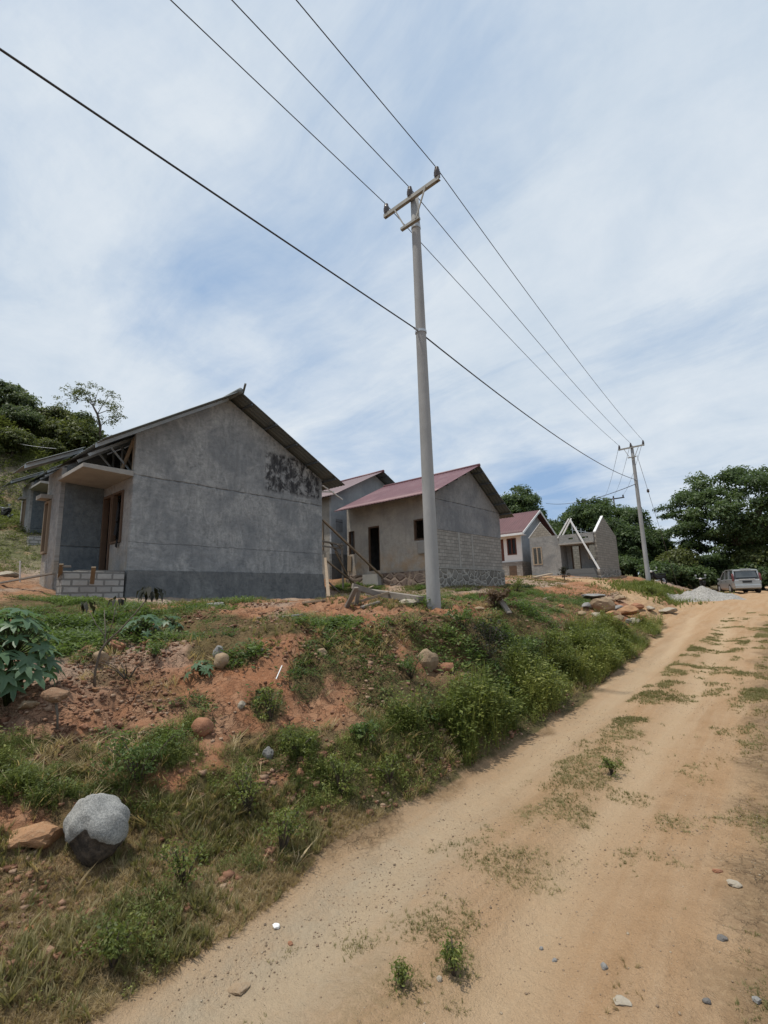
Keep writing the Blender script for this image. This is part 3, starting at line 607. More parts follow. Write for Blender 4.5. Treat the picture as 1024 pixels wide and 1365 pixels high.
plants('lane_pebbles', STONES, MAT['pebble'], 120000, (.3, 14, -3.3, 1.5),
    lambda y, x, px, py: (.05+.42*clumpy(y, x, 1.1, 50, -.02, .3))*np.clip(3.2/(y+.6), 0, 1)*np.where(x > lane_edges(y)[0]-.2, 1, 0),
    lambda y, x, px, py, r: .0025+.017*r.beta(1, 9, len(y)), lambda y, x, px, py, r: r.beta(2, 2, len(y)), 21, .1, sink=-.0001)
plants('dead_stalks', STRAW, MAT['dry'], 45000, (1, 21, -7, -3.0),
    lambda y, x, px, py: np.maximum(inpoly(px, py, BAND), ell(px, py, GREEN))*lane_free(y, x)*clumpy(y, x, 1.2, 81, -.05, .25)*.4,
    lambda y, x, px, py, r: r.uniform(.07, .26, len(y)), lambda y, x, px, py, r: .5+r.normal(0, .25, len(y)), 23, .5)
plants('bank_clods', STONES, MAT['clod'], 90000, (0, 24, -9, -3.2),
    lambda y, x, px, py: (.05+.7*clumpy(y, x, 1.3, 51, 0, .25))*lane_free(y, x),
    lambda y, x, px, py, r: .011+.09*r.beta(1, 9, len(y)), lambda y, x, px, py, r: r.beta(2, 2, len(y)), 22, .1, sink=-.0001)
# ------------------------------------------------------------------ houses (gables run along Y, ridges along X)
MAT['p1_gable'] = plaster('rough_grey_plaster', (.225,.232,.232), (.36,.363,.355), 'y', line=[(3.85, .12, .035, -.006), (1.72, .16, .010, .0)], stain=[(4.85, 7.76, 4.0, 5.75)])
MAT['p1_plinth'] = plaster('dark_plinth_plaster', (.13,.135,.135), (.20,.205,.20), 'y')
MAT['p1_front'] = plaster('sandy_grey_plaster', (.25,.245,.235), (.34,.335,.32), 'x', warm=(.5, 1.7, (.36,.27,.17)))
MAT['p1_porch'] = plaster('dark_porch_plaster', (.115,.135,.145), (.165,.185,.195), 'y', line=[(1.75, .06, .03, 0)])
MAT['p2_gable'] = plaster('streaked_grey_plaster', (.20,.20,.205), (.285,.283,.28), 'y', line=[(2.98, .05, .03, 0)], streak=.6)
MAT['p2_front'] = plaster('beige_grey_plaster', (.36,.33,.29), (.45,.415,.365), 'x', warm=(.0, .75, (.40,.25,.12)), streak=.5)
MAT['p3_gable'] = plaster('smooth_blue_grey_plaster', (.33,.34,.35), (.375,.385,.39), 'y', streak=.25)
MAT['p3_front'] = plaster('dull_beige_plaster', (.27,.25,.22), (.34,.32,.28), 'x', streak=.4)
MAT['p5'] = plaster('raw_grey_plaster', (.24,.235,.225), (.31,.305,.29), 'x', streak=.5)
MAT['p5y'] = plaster('raw_grey_side_plaster', (.24,.235,.225), (.31,.305,.29), 'y', streak=.5)
MAT['blk_y'] = blocks('block_wall_lengthwise', 'y'); MAT['blk_x'] = blocks('block_wall_crosswise', 'x')
MAT['blk_porch'] = blocks('large_grey_blocks', 'x', (.33,.32,.30), (.25,.245,.235), (.17,.165,.155), .42, .19, .03)
MAT['blk_porch_y'] = blocks('large_grey_side_blocks', 'y', (.40,.385,.36), (.30,.29,.275), (.17,.165,.155), .42, .19, .03)
MAT['blk5_y'] = blocks('buff_block_wall', 'y', (.34,.315,.27), (.26,.24,.205), (.19,.18,.16), .36, .19, .02)
MAT['blk5_x'] = blocks('buff_block_gable', 'x', (.34,.315,.27), (.26,.24,.205), (.19,.18,.16), .36, .19, .02)
MAT['rub_y'] = rubble('mortared_fieldstone', 'y'); MAT['rub_x'] = rubble('mud_stained_fieldstone', 'x', (.22,.17,.14), (.13,.10,.085), (.24,.19,.15))
MAT['zinc'] = metal_roof('grey_zinc_sheet', (.17,.19,.19), (.115,.13,.13), .55, .05)
MAT['maroon'] = metal_roof('maroon_painted_sheet', (.165,.075,.085), (.125,.055,.065), .5, .1, .2)
MAT['maroon_dull'] = metal_roof('maroon_roof_tiles', (.13,.055,.058), (.095,.04,.043), .6, .0)
MAT['pinkgrey'] = metal_roof('faded_pink_grey_sheet', (.22,.16,.165), (.17,.115,.12), .5, .1)
MAT['floor'] = plain('rough_concrete_floor', (.22,.20,.18), (.15,.14,.125), 3)
def corr(name, x0, x1, P, Q, mat, parent, pitch=.20, amp=.022, th=.012):
    """corrugated sheet from eave line P=(y,z) to ridge line Q=(y,z) between x0 and x1, ribs running up the slope"""
    n = max(8, int(abs(x1-x0)/pitch)*6); xs = np.linspace(x0, x1, n+1); ph = ((xs-x0)/pitch) % 1
    pr = np.where(ph < .16, ph/.16, np.where(ph < .34, 1, np.where(ph < .5, (.5-ph)/.16, 0)))*amp
    d = np.array([Q[0]-P[0], Q[1]-P[1]]); L = np.hypot(*d); d /= L; nn = np.array([-d[1], d[0]]); nn = nn if nn[1] > 0 else -nn
    rows = np.linspace(0, L, 7); V = []; 
    for top in (1, 0):
        for r in rows:
            o = pr+(th if top else 0)
            V.append(np.stack([xs, P[0]+d[0]*r+nn[0]*o, P[1]+d[1]*r+nn[1]*o], 1))
    V = np.concatenate(V); m = n+1; k = len(rows); Qd = []
    g = lambda t, r, i: (t*k+r)*m+i
    for t in (0, 1):
        for r in range(k-1):
            for i in range(n): Qd.append((g(t,r,i), g(t,r,i+1), g(t,r+1,i+1), g(t,r+1,i)))
    for r in (0, k-1):
        for i in range(n): Qd.append((g(0,r,i), g(0,r,i+1), g(1,r,i+1), g(1,r,i)))
    for i in (0, n):
        for r in range(k-1): Qd.append((g(0,r,i), g(0,r+1,i), g(1,r+1,i), g(1,r,i)))
    o = np_mesh(name, V, np.array(Qd), mat, parent=parent)
    bm = bmesh.new(); bm.from_mesh(o.data); bmesh.ops.recalc_face_normals(bm, faces=bm.faces); bm.to_mesh(o.data); bm.free()
    return o
def purlins(parent, x0, x1, P, Q, n, mat, drop=.05, tip=0, name='purlin'):
    b = []
    for i in range(n):
        t = (i+.5)/n; y = P[0]+(Q[0]-P[0])*t; z = P[1]+(Q[1]-P[1])*t-drop
        b.append(MB().box(x0-(.0), x1+tip*(i % 2), y-.025, y+.025, z-.045, z+.03).build(name, mat, parent))
    return b

def house_plastered(org, lab, full=True, dx=0, dy=0, dz=0, seed=0):
    """grey plastered house: gable wall at x=-15.5, porch in front, projecting front room with the roof running on over it"""
    X0 = -15.5+dx; Y0 = 5.93+dy; Y1 = 13.78+dy; FZ = 3.04+dz; YA = 9.2+dy; ZA = 9.5+dz; sf, sr = .645, .512
    base = 2.06+dz-(0 if full else .2)
    zf = lambda y: ZA-sf*(YA-y) if y < YA else ZA-sr*(y-YA)
    h = empty('plastered_house', (X0, Y0, base+.12), lab, 'house', 'plastered houses still being built')
    g = MB().prism([(Y0, FZ), (Y1, FZ), (Y1, zf(Y1)), (YA, ZA), (Y0, zf(Y0))], 'x', X0-.14, X0); g.build('gable_wall', MAT['p1_gable'], h, bevel=.012)
    p = MB().prism([(Y0-.07, base-.35), (Y1+.22, base-.35), (Y1+.02, FZ+.0), (Y0-.01, FZ)], 'x', X0-.2, X0+.035); p.build('plinth', MAT['p1_plinth'], h, bevel=.01)
    XR = X0-2.42; XE = X0-(3.85 if full else 4.4); YR = 4.62+dy          # projecting room
    # porch front wall with window and door openings
    us = [XR, XR+.1, XR+.82, X0-1.5, X0-.66, X0-.14]; zs = [FZ-.1, FZ, FZ+.92, FZ+2.3, FZ+2.62, FZ+3.08]
    MB().wall('y', Y0, Y0+.13, us, zs, lambda i, j: (i == 1 and j in (1, 2, 3)) or (i == 3 and j in (2, 3))).build('front_wall', MAT['p1_front'], h)
    f = MB()
    for a in (us[1]+.03, us[2]-.03): f.box(a-.04, a+.04, Y0-.05, Y0+.12, FZ, zs[4]-.003)
    f.box(us[1]+.07, us[2]-.07, Y0-.05, Y0+.12, zs[4]-.083, zs[4]-.003); f.build('door_frame', MAT['frame'], h, bevel=.006)
    f = MB()
    for a in (us[3]+.035, us[4]-.035): f.box(a-.035, a+.035, Y0-.06, Y0+.1, zs[2]+.003, zs[4]-.003)
    for z in (zs[2]+.038, zs[4]-.038): f.box(us[3]+.07, us[4]-.07, Y0-.055, Y0+.1, z-.035, z+.035)
    wf = f.build('window_frame', MAT['frame'], h, bevel=.006)
    # canopy slab over the porch
    MB().prism([(Y0-.002, FZ+2.94), (Y0-.002, FZ+3.11), (Y0-1.42, FZ+3.11), (Y0-1.42, FZ+2.99)], 'x', XR+.003, X0+.0).build('canopy_slab', MAT['slab'], h, bevel=.01)
    # projecting room
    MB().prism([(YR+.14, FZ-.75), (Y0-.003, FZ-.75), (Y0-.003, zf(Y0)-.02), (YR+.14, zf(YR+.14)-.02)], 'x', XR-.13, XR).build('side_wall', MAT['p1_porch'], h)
    us = [XE, XR-1.38, XR-.85, XR]; zs = [FZ-.75, FZ+.72, FZ+2.5, zf(YR)-.02]
    MB().wall('y', YR, YR+.137, us, zs, lambda i, j: i == 1 and j == 1).build('room_front_wall', MAT['p1_front'], h, bevel=.008)
    f = MB(); a0, a1 = us[1], us[2]
    for a in (a0+.035, a1-.035): f.box(a-.035, a+.035, YR-.07, YR+.1, zs[1]+.003, zs[2]-.003)
    for z in (zs[1]+.038, zs[2]-.038): f.box(a0+.07, a1-.07, YR-.07, YR+.1, z-.035, z+.035)
    f.build('window_frame', MAT['wood'], h)
    MB().box(XR-1.41, XR-.82, YR-.32, YR-.003, FZ+2.55, FZ+2.68).build('window_hood', MAT['slab'], h)
    # back and far walls, floor
    MB().box(XE, X0-.143, Y1-.13, Y1, FZ-.4, zf(Y1)-.02).build('rear_wall', MAT['p1_front'], h)
    MB().prism([(YR+.14, FZ-.4), (Y1-.133, FZ-.4), (Y1-.133, zf(Y1)-.1), (YA, ZA-.02), (YR+.14, zf(YR)-.02)], 'x', XE, XE+.13).build('far_gable_wall', MAT['p1_gable'], h)
    MB().box(XE+.133, X0-.203, Y0-1.25, Y1-.133, FZ-.12, FZ-.004).build('floor_slab', MAT['floor'], h)
    # low block wall in front of the porch
    MB().box(X0-.5, X0-.18, Y0-1.70, Y0-1.5, base-.35, FZ-.10).build('porch_base_end', MAT['blk_porch'], h, bevel=.012)
    MB().box(XR+.02, X0-.21, Y0-1.27, Y0-.01, base-.35, FZ-.124).build('porch_foundation', MAT['p1_plinth'], h)
    MB().box(X0-.17, X0-.012, Y0-1.70, Y0-.08, base-.35, FZ-.06).build('porch_base', MAT['blk_porch_y'], h, bevel=.012)
    # roof
    o = .72; u = .12; ye = Y0-1.13; yr = 14.5+dy
    r = corr('roof', X0+o, XE-.12, (ye, zf(ye)+u), (YA, ZA+u), MAT['zinc'], h)
    corr('rear_roof_slope', X0+o, XE-.3, (yr, zf(yr)+u), (YA, ZA+u), MAT['zinc'], r)
    yc = 3.62+dy; ze = lambda y: 6.39+dz+.55*(y-3.65-dy)
    corr('front_roof_extension', XR+.35, XE-.06, (yc, ze(yc)+.03), (ye+.35, ze(ye+.35)+.03), MAT['zinc'], r)
    MB().tube([(X0+o+.02, YA, ZA+u+.03), (XE-.3, YA, ZA+u+.03)], .11, 10).build('ridge_cap', MAT['zinc'], r, smooth=True)
    bb = MB().prism([(ye-.02, zf(ye)-.13+u), (ye-.02, zf(ye)+u-.012), (YA-.1, zf(YA-.1)+u-.012), (YA-.1, zf(YA-.1)-.13+u)], 'x', X0+.04, X0+.08); bb.build('bargeboard', MAT['barge'], r)
    MB().prism([(yc-.02, ze(yc)-.09), (yc-.02, ze(yc)+.022), (ye+.35, ze(ye+.35)+.022), (ye+.35, ze(ye+.35)-.09)], 'x', XR+.05, XR+.09).build('bargeboard', MAT['barge'], r)
    purlins(r, XE, X0+.02, (ye, zf(ye)+u), (YA, ZA+u), 6, MAT['batten'], .06)
    purlins(r, XE-.2, X0+o-.04, (yr, zf(yr)+u), (YA, ZA+u), 5, MAT['batten'], .06, .10)
    for i, xx in enumerate((X0-.9, X0-1.9, X0-2.7)):
        t = MB(); z0 = zf(ye)-.05
        t.beam((xx, ye+.1, zf(ye+.1)-.06), (xx, YA, ZA-.06), .05, .09); t.beam((xx, Y0-.4, FZ+3.25), (xx, YA, FZ+3.25), .05, .09)
        for yy in (Y0+.3, Y0+1.3, Y0+2.4): t.beam((xx, yy, FZ+3.25), (xx, yy, zf(yy)-.1), .045, .06); t.beam((xx, yy, FZ+3.25), (xx, yy-.7, zf(yy-.7)-.1), .04, .05)
        t.build('roof_truss', MAT['barge'], r)
    t = MB().beam((X0-.2, Y0+.06, FZ+3.11), (X0-.2, Y0+.06, zf(Y0)-.06), .10, .08); t.beam((X0-1.35, Y0+.04, FZ+3.15), (X0-.28, Y0+.04, zf(Y0)-.15), .05, .16); t.build('timber_strut', MAT['wood_pale'], h)
    if full:
        MB().beam((X0+.42, YA+.25, ZA+.08), (X0+1.0, YA+.02, ZA+.34), .07, .05).build('ridge_tie', MAT['zinc'], r)
        MB().beam((X0+.15, Y1-.1, zf(Y1)-.28), (X0+.15, Y1+1.1, zf(Y1)-.75), .06, .03).build('steel_offcut', MAT['white_trim'], r)
        MB().beam((X0-.4, Y1+.02, zf(Y1)-.45), (X0-.02, Y1+.75, zf(Y1)-.42), .05, .06).build('eave_bracket', MAT['white_trim'], r)
        c = MB()      # cloth hanging in the window
        for (a, z0, z1, w) in ((-.92, 1.65, 2.2, .10), (-.98, 1.2, 1.6, .13), (-.84, .8, 1.02, .08)):
            c.prism([(X0+a-w, FZ+z0), (X0+a+w*.7, FZ+z0-.05), (X0+a+w, FZ+z1-.1), (X0+a+w*.2, FZ+z1)], 'y', Y0-.09, Y0-.065)
        tag(c.build('hanging_cloth', MAT['dark'], None, loc=(X0-.9, Y0-.08, FZ+.8)), 'black cloth hung in the front window of the nearest house', 'cloth')
    return h
house_plastered(None, 'nearest house with bare grey plastered gable wall, black mottled patch and zinc roof')
house_plastered(None, 'smaller looking grey house uphill at the far left, half hidden behind the nearest house', False, -16.5, 2.75, 2.95)

def house_stone(lab):
    """maroon roofed house beside the pole: plaster over blocks over a fieldstone plinth"""
    X0, Y0, Y1, FZ = -11.8, 17.1, 22.9, 3.2; XE = -17.35; YA, ZA = 20.05, 8.03; sf, sr = .48, .66; u = .09
    zf = lambda y: ZA-sf*(YA-y) if y < YA else ZA-sr*(y-YA)
    h = empty('stone_plinth_house', (X0, Y0, FZ), lab, 'house')
    MB().prism([(Y0, 4.84), (Y1, 4.84), (Y1, zf(Y1)), (YA, ZA), (Y0, zf(Y0))], 'x', X0-.13, X0).build('gable_plaster', MAT['p2_gable'], h)
    MB().box(X0-.13, X0-.02, Y0+.003, Y1-.003, FZ, 4.837).build('block_wall', MAT['blk_y'], h)
    for yy in (Y0+1.75, Y0+2.9): MB().box(X0-.017, X0-.006, yy-.07, yy+.07, FZ+.005, 4.83).build('tie_column', MAT['slab'], h)
    MB().box(X0-.3, X0+.03, Y0-.03, Y1+.1, 2.0, FZ-.06).build('plinth', MAT['rub_y'], h, bevel=.02)
    MB().box(X0-.2, X0+.05, Y0-.04, Y1+.06, FZ-.058, FZ-.004).build('plinth_beam', MAT['slab'], h)
    us = [XE, XE+.12, XE+.52, XE+1.45, XE+2.2, X0-1.25, X0-.50, X0-.133]; zs = [FZ-.1, FZ+.05, FZ+.95, FZ+1.25, FZ+2.12, FZ+2.2, zf(Y0)-.01]
    def hole(i, j): return (i == 1 and j in (2, 3)) or (i == 3 and j in (1, 2, 3, 4)) or (i == 5 and j in (3, 4))
    MB().wall('y', Y0, Y0+.13, us, zs, hole).build('long_wall', MAT['p2_front'], h, bevel=.008)
    d = MB(); a0, a1 = us[3], us[4]
    for a in (a0+.03, a1-.03): d.box(a-.03, a+.03, Y0+.02, Y0+.12, zs[1]+.003, zs[5]-.003)
    d.box(a0+.06, a1-.06, Y0+.02, Y0+.12, zs[5]-.07, zs[5]-.003); d.build('door_frame', MAT['frame'], h)
    w = MB(); a0, a1 = us[5], us[6]
    for a in (a0+.03, a1-.03): w.box(a-.03, a+.03, Y0+.0-.02, Y0+.11, zs[3]+.003, zs[5]-.003)
    for z in (zs[3]+.033, zs[5]-.033): w.box(a0+.06, a1-.06, Y0-.018, Y0+.11, z-.03, z+.03)
    w.build('window_frame', MAT['frame'], h)
    w = MB(); a0, a1 = us[1], us[2]
    for a in (a0+.025, a1-.025): w.box(a-.025, a+.025, Y0-.015, Y0+.11, zs[2]+.003, zs[4]-.003)
    w.build('small_window_frame', MAT['frame'], h)
    MB().box(XE-.03, X0-.303, Y0-.12, Y0+.16, 2.2, FZ-.103).build('long_wall_plinth', MAT['rub_x'], h, bevel=.03)
    MB().box(us[3]-.1, us[4]+.15, Y0-.35, Y0-.123, 2.5, FZ-.12).build('door_step', MAT['slab'], h)
    MB().box(XE, X0-.133, Y1-.13, Y1, FZ-.2, zf(Y1)-.02).build('rear_wall', MAT['p2_front'], h)
    MB().prism([(Y0+.133, FZ-.2), (Y1-.133, FZ-.2), (Y1-.133, zf(Y1)-.1), (YA, ZA-.02), (Y0+.133, zf(Y0)-.05)], 'x', XE, XE+.13).build('far_gable_wall', MAT['p2_gable'], h)
    MB().box(XE+.133, X0-.303, Y0+.163, Y1-.133, FZ-.1, FZ).build('floor_slab', MAT['floor'], h)
    MB().box(XE+.133, X0-.14, 20.0, 20.1, FZ+.003, 5.9).build('inner_wall', MAT['p2_front'], h)
    MB().box(X0-1.05, X0-.5, Y0-.10, Y0-.012, FZ+.62, FZ+1.2).build('hung_bag', MAT['slab'], h, bevel=.04)
    MB().prism([(XE+.04, FZ+.15), (XE+.28, FZ+.1), (XE+.34, FZ+.85), (XE+.08, FZ+.9)], 'y', Y0-.07, Y0-.01).build('hung_rag', MAT['wood'], h)
    ye, yr = 16.15, 23.35; xo = X0+.62
    r = corr('roof', xo, XE+.05, (ye, zf(ye)+u), (YA, ZA+u), MAT['maroon'], h, .18, .02)
    corr('rear_roof_slope', xo, XE+.05, (yr, zf(yr)+u), (YA, ZA+u), MAT['zinc'], r, .18, .02)
    MB().tube([(xo+.02, YA, ZA+u+.02), (XE+.05, YA, ZA+u+.02)], .08, 8).build('ridge_cap', MAT['maroon'], r, smooth=True)
    purlins(r, XE+.1, xo-.05, (ye, zf(ye)+u), (YA, ZA+u), 5, MAT['batten'], .05); purlins(r, XE+.1, xo-.02, (yr, zf(yr)+u), (YA, ZA+u), 5, MAT['batten'], .05, .06)
    return h
house_stone('maroon roofed house behind the near pole with beige long wall, block gable and fieldstone plinth')

def house_bluegrey(lab):
    X0, Y0, Y1, FZ = -18.8, 17.35, 23.6, 3.1; YA, ZA = 20.95, 9.25; s = .49; u = .1; XE = -22.3
    zf = lambda y: ZA-s*abs(YA-y)
    h = empty('blue_grey_house', (X0, Y0, FZ), lab, 'house')
    MB().prism([(Y0, FZ+1.25), (Y1, FZ+1.25), (Y1, zf(Y1)), (YA, ZA), (Y0, zf(Y0))], 'x', X0-.13, X0).build('gable_wall', MAT['p3_gable'], h)
    MB().box(X0-.15, X0+.02, Y0-.01, Y1, 2.4, FZ+1.247).build('plinth', MAT['p1_plinth'], h)
    MB().box(X0+.003, X0+.012, Y0+.35, Y0+.85, FZ+2.45, FZ+3.15).build('vent_patch', MAT['p2_gable'], h)
    us = [XE, X0-2.2, X0-1.3, X0-.6, X0-.15, X0-.133]; zs = [2.4, FZ+1.5, FZ+3.0, zf(Y0)-.02]
    MB().wall('y', Y0, Y0+.13, us, zs, lambda i, j: i == 2 and j == 1).build('front_wall', MAT['p3_front'], h)
    f = MB()
    for a in (us[2]+.04, us[3]-.04): f.box(a-.04, a+.04, Y0-.06, Y0+.1, zs[1]+.003, zs[2]-.003)
    for z in (zs[1]+.04, zs[2]-.04): f.box(us[2]+.08, us[3]-.08, Y0-.06, Y0+.1, z-.035, z+.035)
    f.build('window_frame', MAT['wood'], h)
    MB().box(XE, X0-.133, Y1-.13, Y1, 2.4, zf(Y1)-.02).build('rear_wall', MAT['p3_front'], h)
    MB().prism([(Y0+.133, 2.4), (Y1-.133, 2.4), (Y1-.133, zf(Y1)-.1), (YA, ZA-.05), (Y0+.133, zf(Y0)-.1)], 'x', XE, XE+.13).build('far_gable_wall', MAT['p3_gable'], h)
    xo = X0+.7; r = corr('roof', xo, XE-.1, (Y0-.5, zf(Y0-.5)+u), (YA, ZA+u), MAT['pinkgrey'], h)
    corr('rear_roof_slope', xo, XE-.3, (Y1+.5, zf(Y1+.5)+u), (YA, ZA+u), MAT['zinc'], r)
    MB().tube([(xo+.02, YA, ZA+u+.02), (XE-.3, YA, ZA+u+.02)], .09, 8).build('ridge_cap', MAT['maroon'], r, smooth=True)
    purlins(r, XE, xo-.02, (Y1+.5, zf(Y1+.5)+u), (YA, ZA+u), 4, MAT['batten'], .05, .08)
    return h
house_bluegrey('house with smooth blue grey gable rising behind the nearest house and the maroon roof')

def house_white(lab):
    X0, Y0, Y1, FZ = -18.1, 38.75, 45.2, 4.66; XE = -24.5; YA, ZA = 41.95, 9.25; s = .6; u = .12
    zf = lambda y: ZA-s*abs(YA-y)
    h = empty('white_house', (X0, Y0, FZ), lab, 'house')
    MB().prism([(Y0+.14, FZ), (Y1, FZ), (Y1, zf(Y1)), (YA, ZA), (Y0+.14, zf(Y0+.14))], 'x', X0-.14, X0-.004).build('gable_wall', MAT['p3_gable'], h)
    us = [XE, X0-2.05, X0-1.65, X0-1.32, X0-.45, X0]; zs = [FZ, FZ+.12, FZ+.6, FZ+2.05, FZ+2.3, FZ+2.62, zf(Y0)-.02]
    MB().wall('y', Y0, Y0+.137, us, zs, lambda i, j: (i == 3 and j == 2) or (i in (2, 3) and j == 4) or (i == 1 and j in (1, 2))).build('front_wall', MAT['white'], h)
    f = MB(); a0, a1 = us[3], us[4]; m = (a0+a1)/2
    for a in (a0+.05, m, a1-.05): f.box(a-.05, a+.05, Y0-.03, Y0+.1, zs[2]+.003, zs[3]-.003)
    for z in (zs[2]+.05, zs[3]-.05): f.box(a0+.1, m-.05, Y0-.03, Y0+.1, z-.045, z+.045); f.box(m+.05, a1-.1, Y0-.03, Y0+.1, z-.045, z+.045)
    w = f.build('window', MAT['frame_red'], h)
    MB().box(a0+.05, a1-.05, Y0+.05, Y0+.06, zs[2]+.05, zs[3]-.05).build('pane', MAT['glass'], w)
    v = MB().box(us[2]+.003, us[4]-.003, Y0+.05, Y0+.06, zs[4]+.003, zs[5]-.003)
    v.build('vent_louvre', MAT['glass'], h)
    MB().box(us[1]+.003, us[2]-.003, Y0+.05, Y0+.1, zs[1]+.003, zs[3]-.003).build('door', MAT['frame_red'], h)
    MB().box(XE, X0+.02, Y0-.15, Y0+.14, 2.9, FZ-.003).build('plinth', MAT['blk_x'], h)
    MB().box(X0-.14, X0+.018, Y0+.143, Y1, 2.9, FZ-.003).build('side_plinth', MAT['blk_y'], h)
    MB().box(X0-1.2, X0-.5, Y0-.17, Y0-.153, 3.3, FZ-.35).build('brown_hatch', MAT['frame'], h)
    MB().box(XE, X0-.143, Y1-.13, Y1, FZ, zf(Y1)-.02).build('rear_wall', MAT['white'], h)
    ye, yr = Y0-.75, Y1+.75; xo = X0+.55
    k = NT('maroon_tile_sheet'); 
    r = corr('roof', xo, XE-.4, (ye, zf(ye)+u), (YA, ZA+u), MAT['maroon_dull'], h, .25, .03)
    corr('rear_roof_slope', xo, XE-.4, (yr, zf(yr)+u), (YA, ZA+u), MAT['maroon_dull'], r, .25, .03)
    for a, b in ((ye, YA), (yr, YA)):
        MB().prism([(a, zf(a)+u-.17), (a, zf(a)+u+.03), (b, ZA+u+.03), (b, ZA+u-.17)], 'x', xo+.003, xo+.05).build('bargeboard', MAT['white_trim'], r)
    MB().box(XE-.4, xo-.0, ye-.05, ye-.003, zf(ye)+u-.16, zf(ye)+u+.02).build('fascia', MAT['white_trim'], r)
    MB().prism([(ye, zf(ye)+u-.16), (Y0-.003, zf(ye)+u-.16), (Y0-.003, zf(ye)+u-.12), (ye, zf(ye)+u-.12)], 'x', XE, xo-.01).build('soffit', MAT['white'], r)
    return h
house_white('finished white fronted house with maroon roof, white bargeboards and red brown window')

def house_shell(lab):
    X0, Y0, Y1, FZ = -11.65, 37.9, 43.15, 3.70; XL = -16.95; XM = -14.45; YP = 39.3; YA = 40.15
    h = empty('roofless_house', (X0, Y0, 2.95), lab, 'house')
    MB().prism([(Y0, FZ-.1), (Y1, FZ-.1), (Y1, 6.42), (YA, 7.78), (Y0, 6.35)], 'x', X0-.16, X0).build('gable_wall', MAT['blk5_y'], h)
    MB().box(X0-.2, X0+.05, Y0-.02, Y1+.1, 2.4, FZ-.103).build('gable_plinth', MAT['rub_y'], h)
    MB().prism([(Y0, 6.37), (YA, 7.80), (YA, 7.88), (Y0, 6.45)], 'x', X0-.17, X0+.01).build('gable_coping', MAT['white_trim'], h)
    us = [XL, XL+.18, XL+.98, XM]; zs = [FZ-.3, FZ+.5, FZ+1.95, 6.45]
    MB().wall('y', Y0, Y0+.14, us, zs, lambda i, j: i == 1 and j == 1).build('front_wall', MAT['p5'], h)
    f = MB(); a0, a1 = us[1], us[2]; m = (a0+a1)/2
    for a in (a0+.04, m, a1-.04): f.box(a-.04, a+.04, Y0-.04, Y0+.1, zs[1]+.003, zs[2]-.003)
    for z in (zs[1]+.04, zs[2]-.04): f.box(a0+.08, m-.04, Y0-.04, Y0+.1, z-.035, z+.035); f.box(m+.04, a1-.08, Y0-.04, Y0+.1, z-.035, z+.035)
    f.build('window_frame', MAT['wood_pale'], h)
    MB().prism([(XL, 6.455), (XL+1.9, 6.455), (XL+1.05, 7.6)], 'y', Y0+.01, Y0+.15).build('front_gable', MAT['blk5_x'], h)
    MB().prism([(XL-.02, 6.46), (XL+1.05, 7.61), (XL+1.05, 7.68), (XL-.1, 6.46)], 'y', Y0-.0, Y0+.16).build('gable_edge', MAT['white_trim'], h)
    MB().box(XM-.14, XM-.001, Y0+.143, YP, FZ-.3, 6.42).build('porch_side_wall', MAT['p5y'], h)
    zs = [FZ, FZ+.75, FZ+2.0, FZ+2.1, 5.6]; us = [XM, XM+.35, XM+1.05, XM+1.65, XM+2.35, X0-.163]
    MB().wall('y', YP+.003, YP+.14, us, zs, lambda i, j: (i == 1 and j < 3) or (i == 3 and j in (1, 2))).build('porch_back_wall', MAT['p5'], h)
    f = MB(); 
    for a in (us[3]+.04, us[4]-.04): f.box(a-.04, a+.04, YP-.04, YP+.12, zs[1]+.003, zs[3]-.003)
    f.build('window_frame', MAT['wood_pale'], h)
    f = MB()
    for a in (us[1]+.04, us[2]-.04): f.box(a-.04, a+.04, YP-.04, YP+.12, FZ+.003, zs[3]-.003)
    f.build('door_frame', MAT['frame'], h)
    MB().box(XM+.003, X0+.0-.163, Y0-.35, YP+.14, 5.60, 5.72).build('canopy_slab', MAT['slab'], h)
    us = [XM+.003, XM+.75, XM+1.15, XM+1.75, XM+2.25, X0-.163]; zs = [5.723, 6.0, 6.12, 6.4]
    MB().wall('y', Y0-.1, Y0+.04, us, zs, lambda i, j: i in (1, 3) and j == 1).build('parapet', MAT['p5'], h)
    MB().box(XM+.0, X0-.203, Y0-.1, Y0+.1, 2.6, FZ-.003).build('porch_base', MAT['p1_plinth'], h)
    MB().box(XL, XM-.003, Y0-.12, Y0+.14, 2.6, FZ-.303).build('front_plinth', MAT['p5'], h)
    MB().box(XL+.2, X0-.203, Y0+.143, Y1, FZ-.15, FZ-.004).build('floor_slab', MAT['floor'], h)
    MB().box(XL, X0-.163, Y1-.14, Y1-.0, FZ-.3, 5.9).build('rear_wall', MAT['blk5_x'], h)
    MB().box(XL, XL+.14, Y0+.143, Y1-.143, FZ-.3, 6.2).build('far_side_wall', MAT['blk5_y'], h)
    for k in (0, .32):
        MB().beam((XM-.12+k*.9, Y0+.0, 6.2), (XM+.88+k*.6, Y0+.05, 7.66), .10, .10).build('rafter', MAT['white_trim'], h)
    for i in range(4): MB().beam((XM+.75+.33*i, Y0+1.0, 6.0), (XM+.75+.33*i, Y0+1.0, 7.3-.2*i), .05, .05).build('truss_stud', MAT['steel'], h)
    MB().beam((XM+.6, Y0+1.05, 6.9), (XM+2.0, Y0+1.05, 6.5), .05, .05).build('truss_stud', MAT['steel'], h)
    return h
house_shell('roofless house shell of raw grey plaster with pale block gable under construction')
tag(MB().beam(on_y(760, 693, 37.75), on_y(799, 759, 37.35), .10, .10).build('roof_rafter', MAT['white_trim'], None, loc=tuple(on_y(799, 759, 37.35))), 'white steel rafter leaning across the porch of the roofless house', 'rafter')
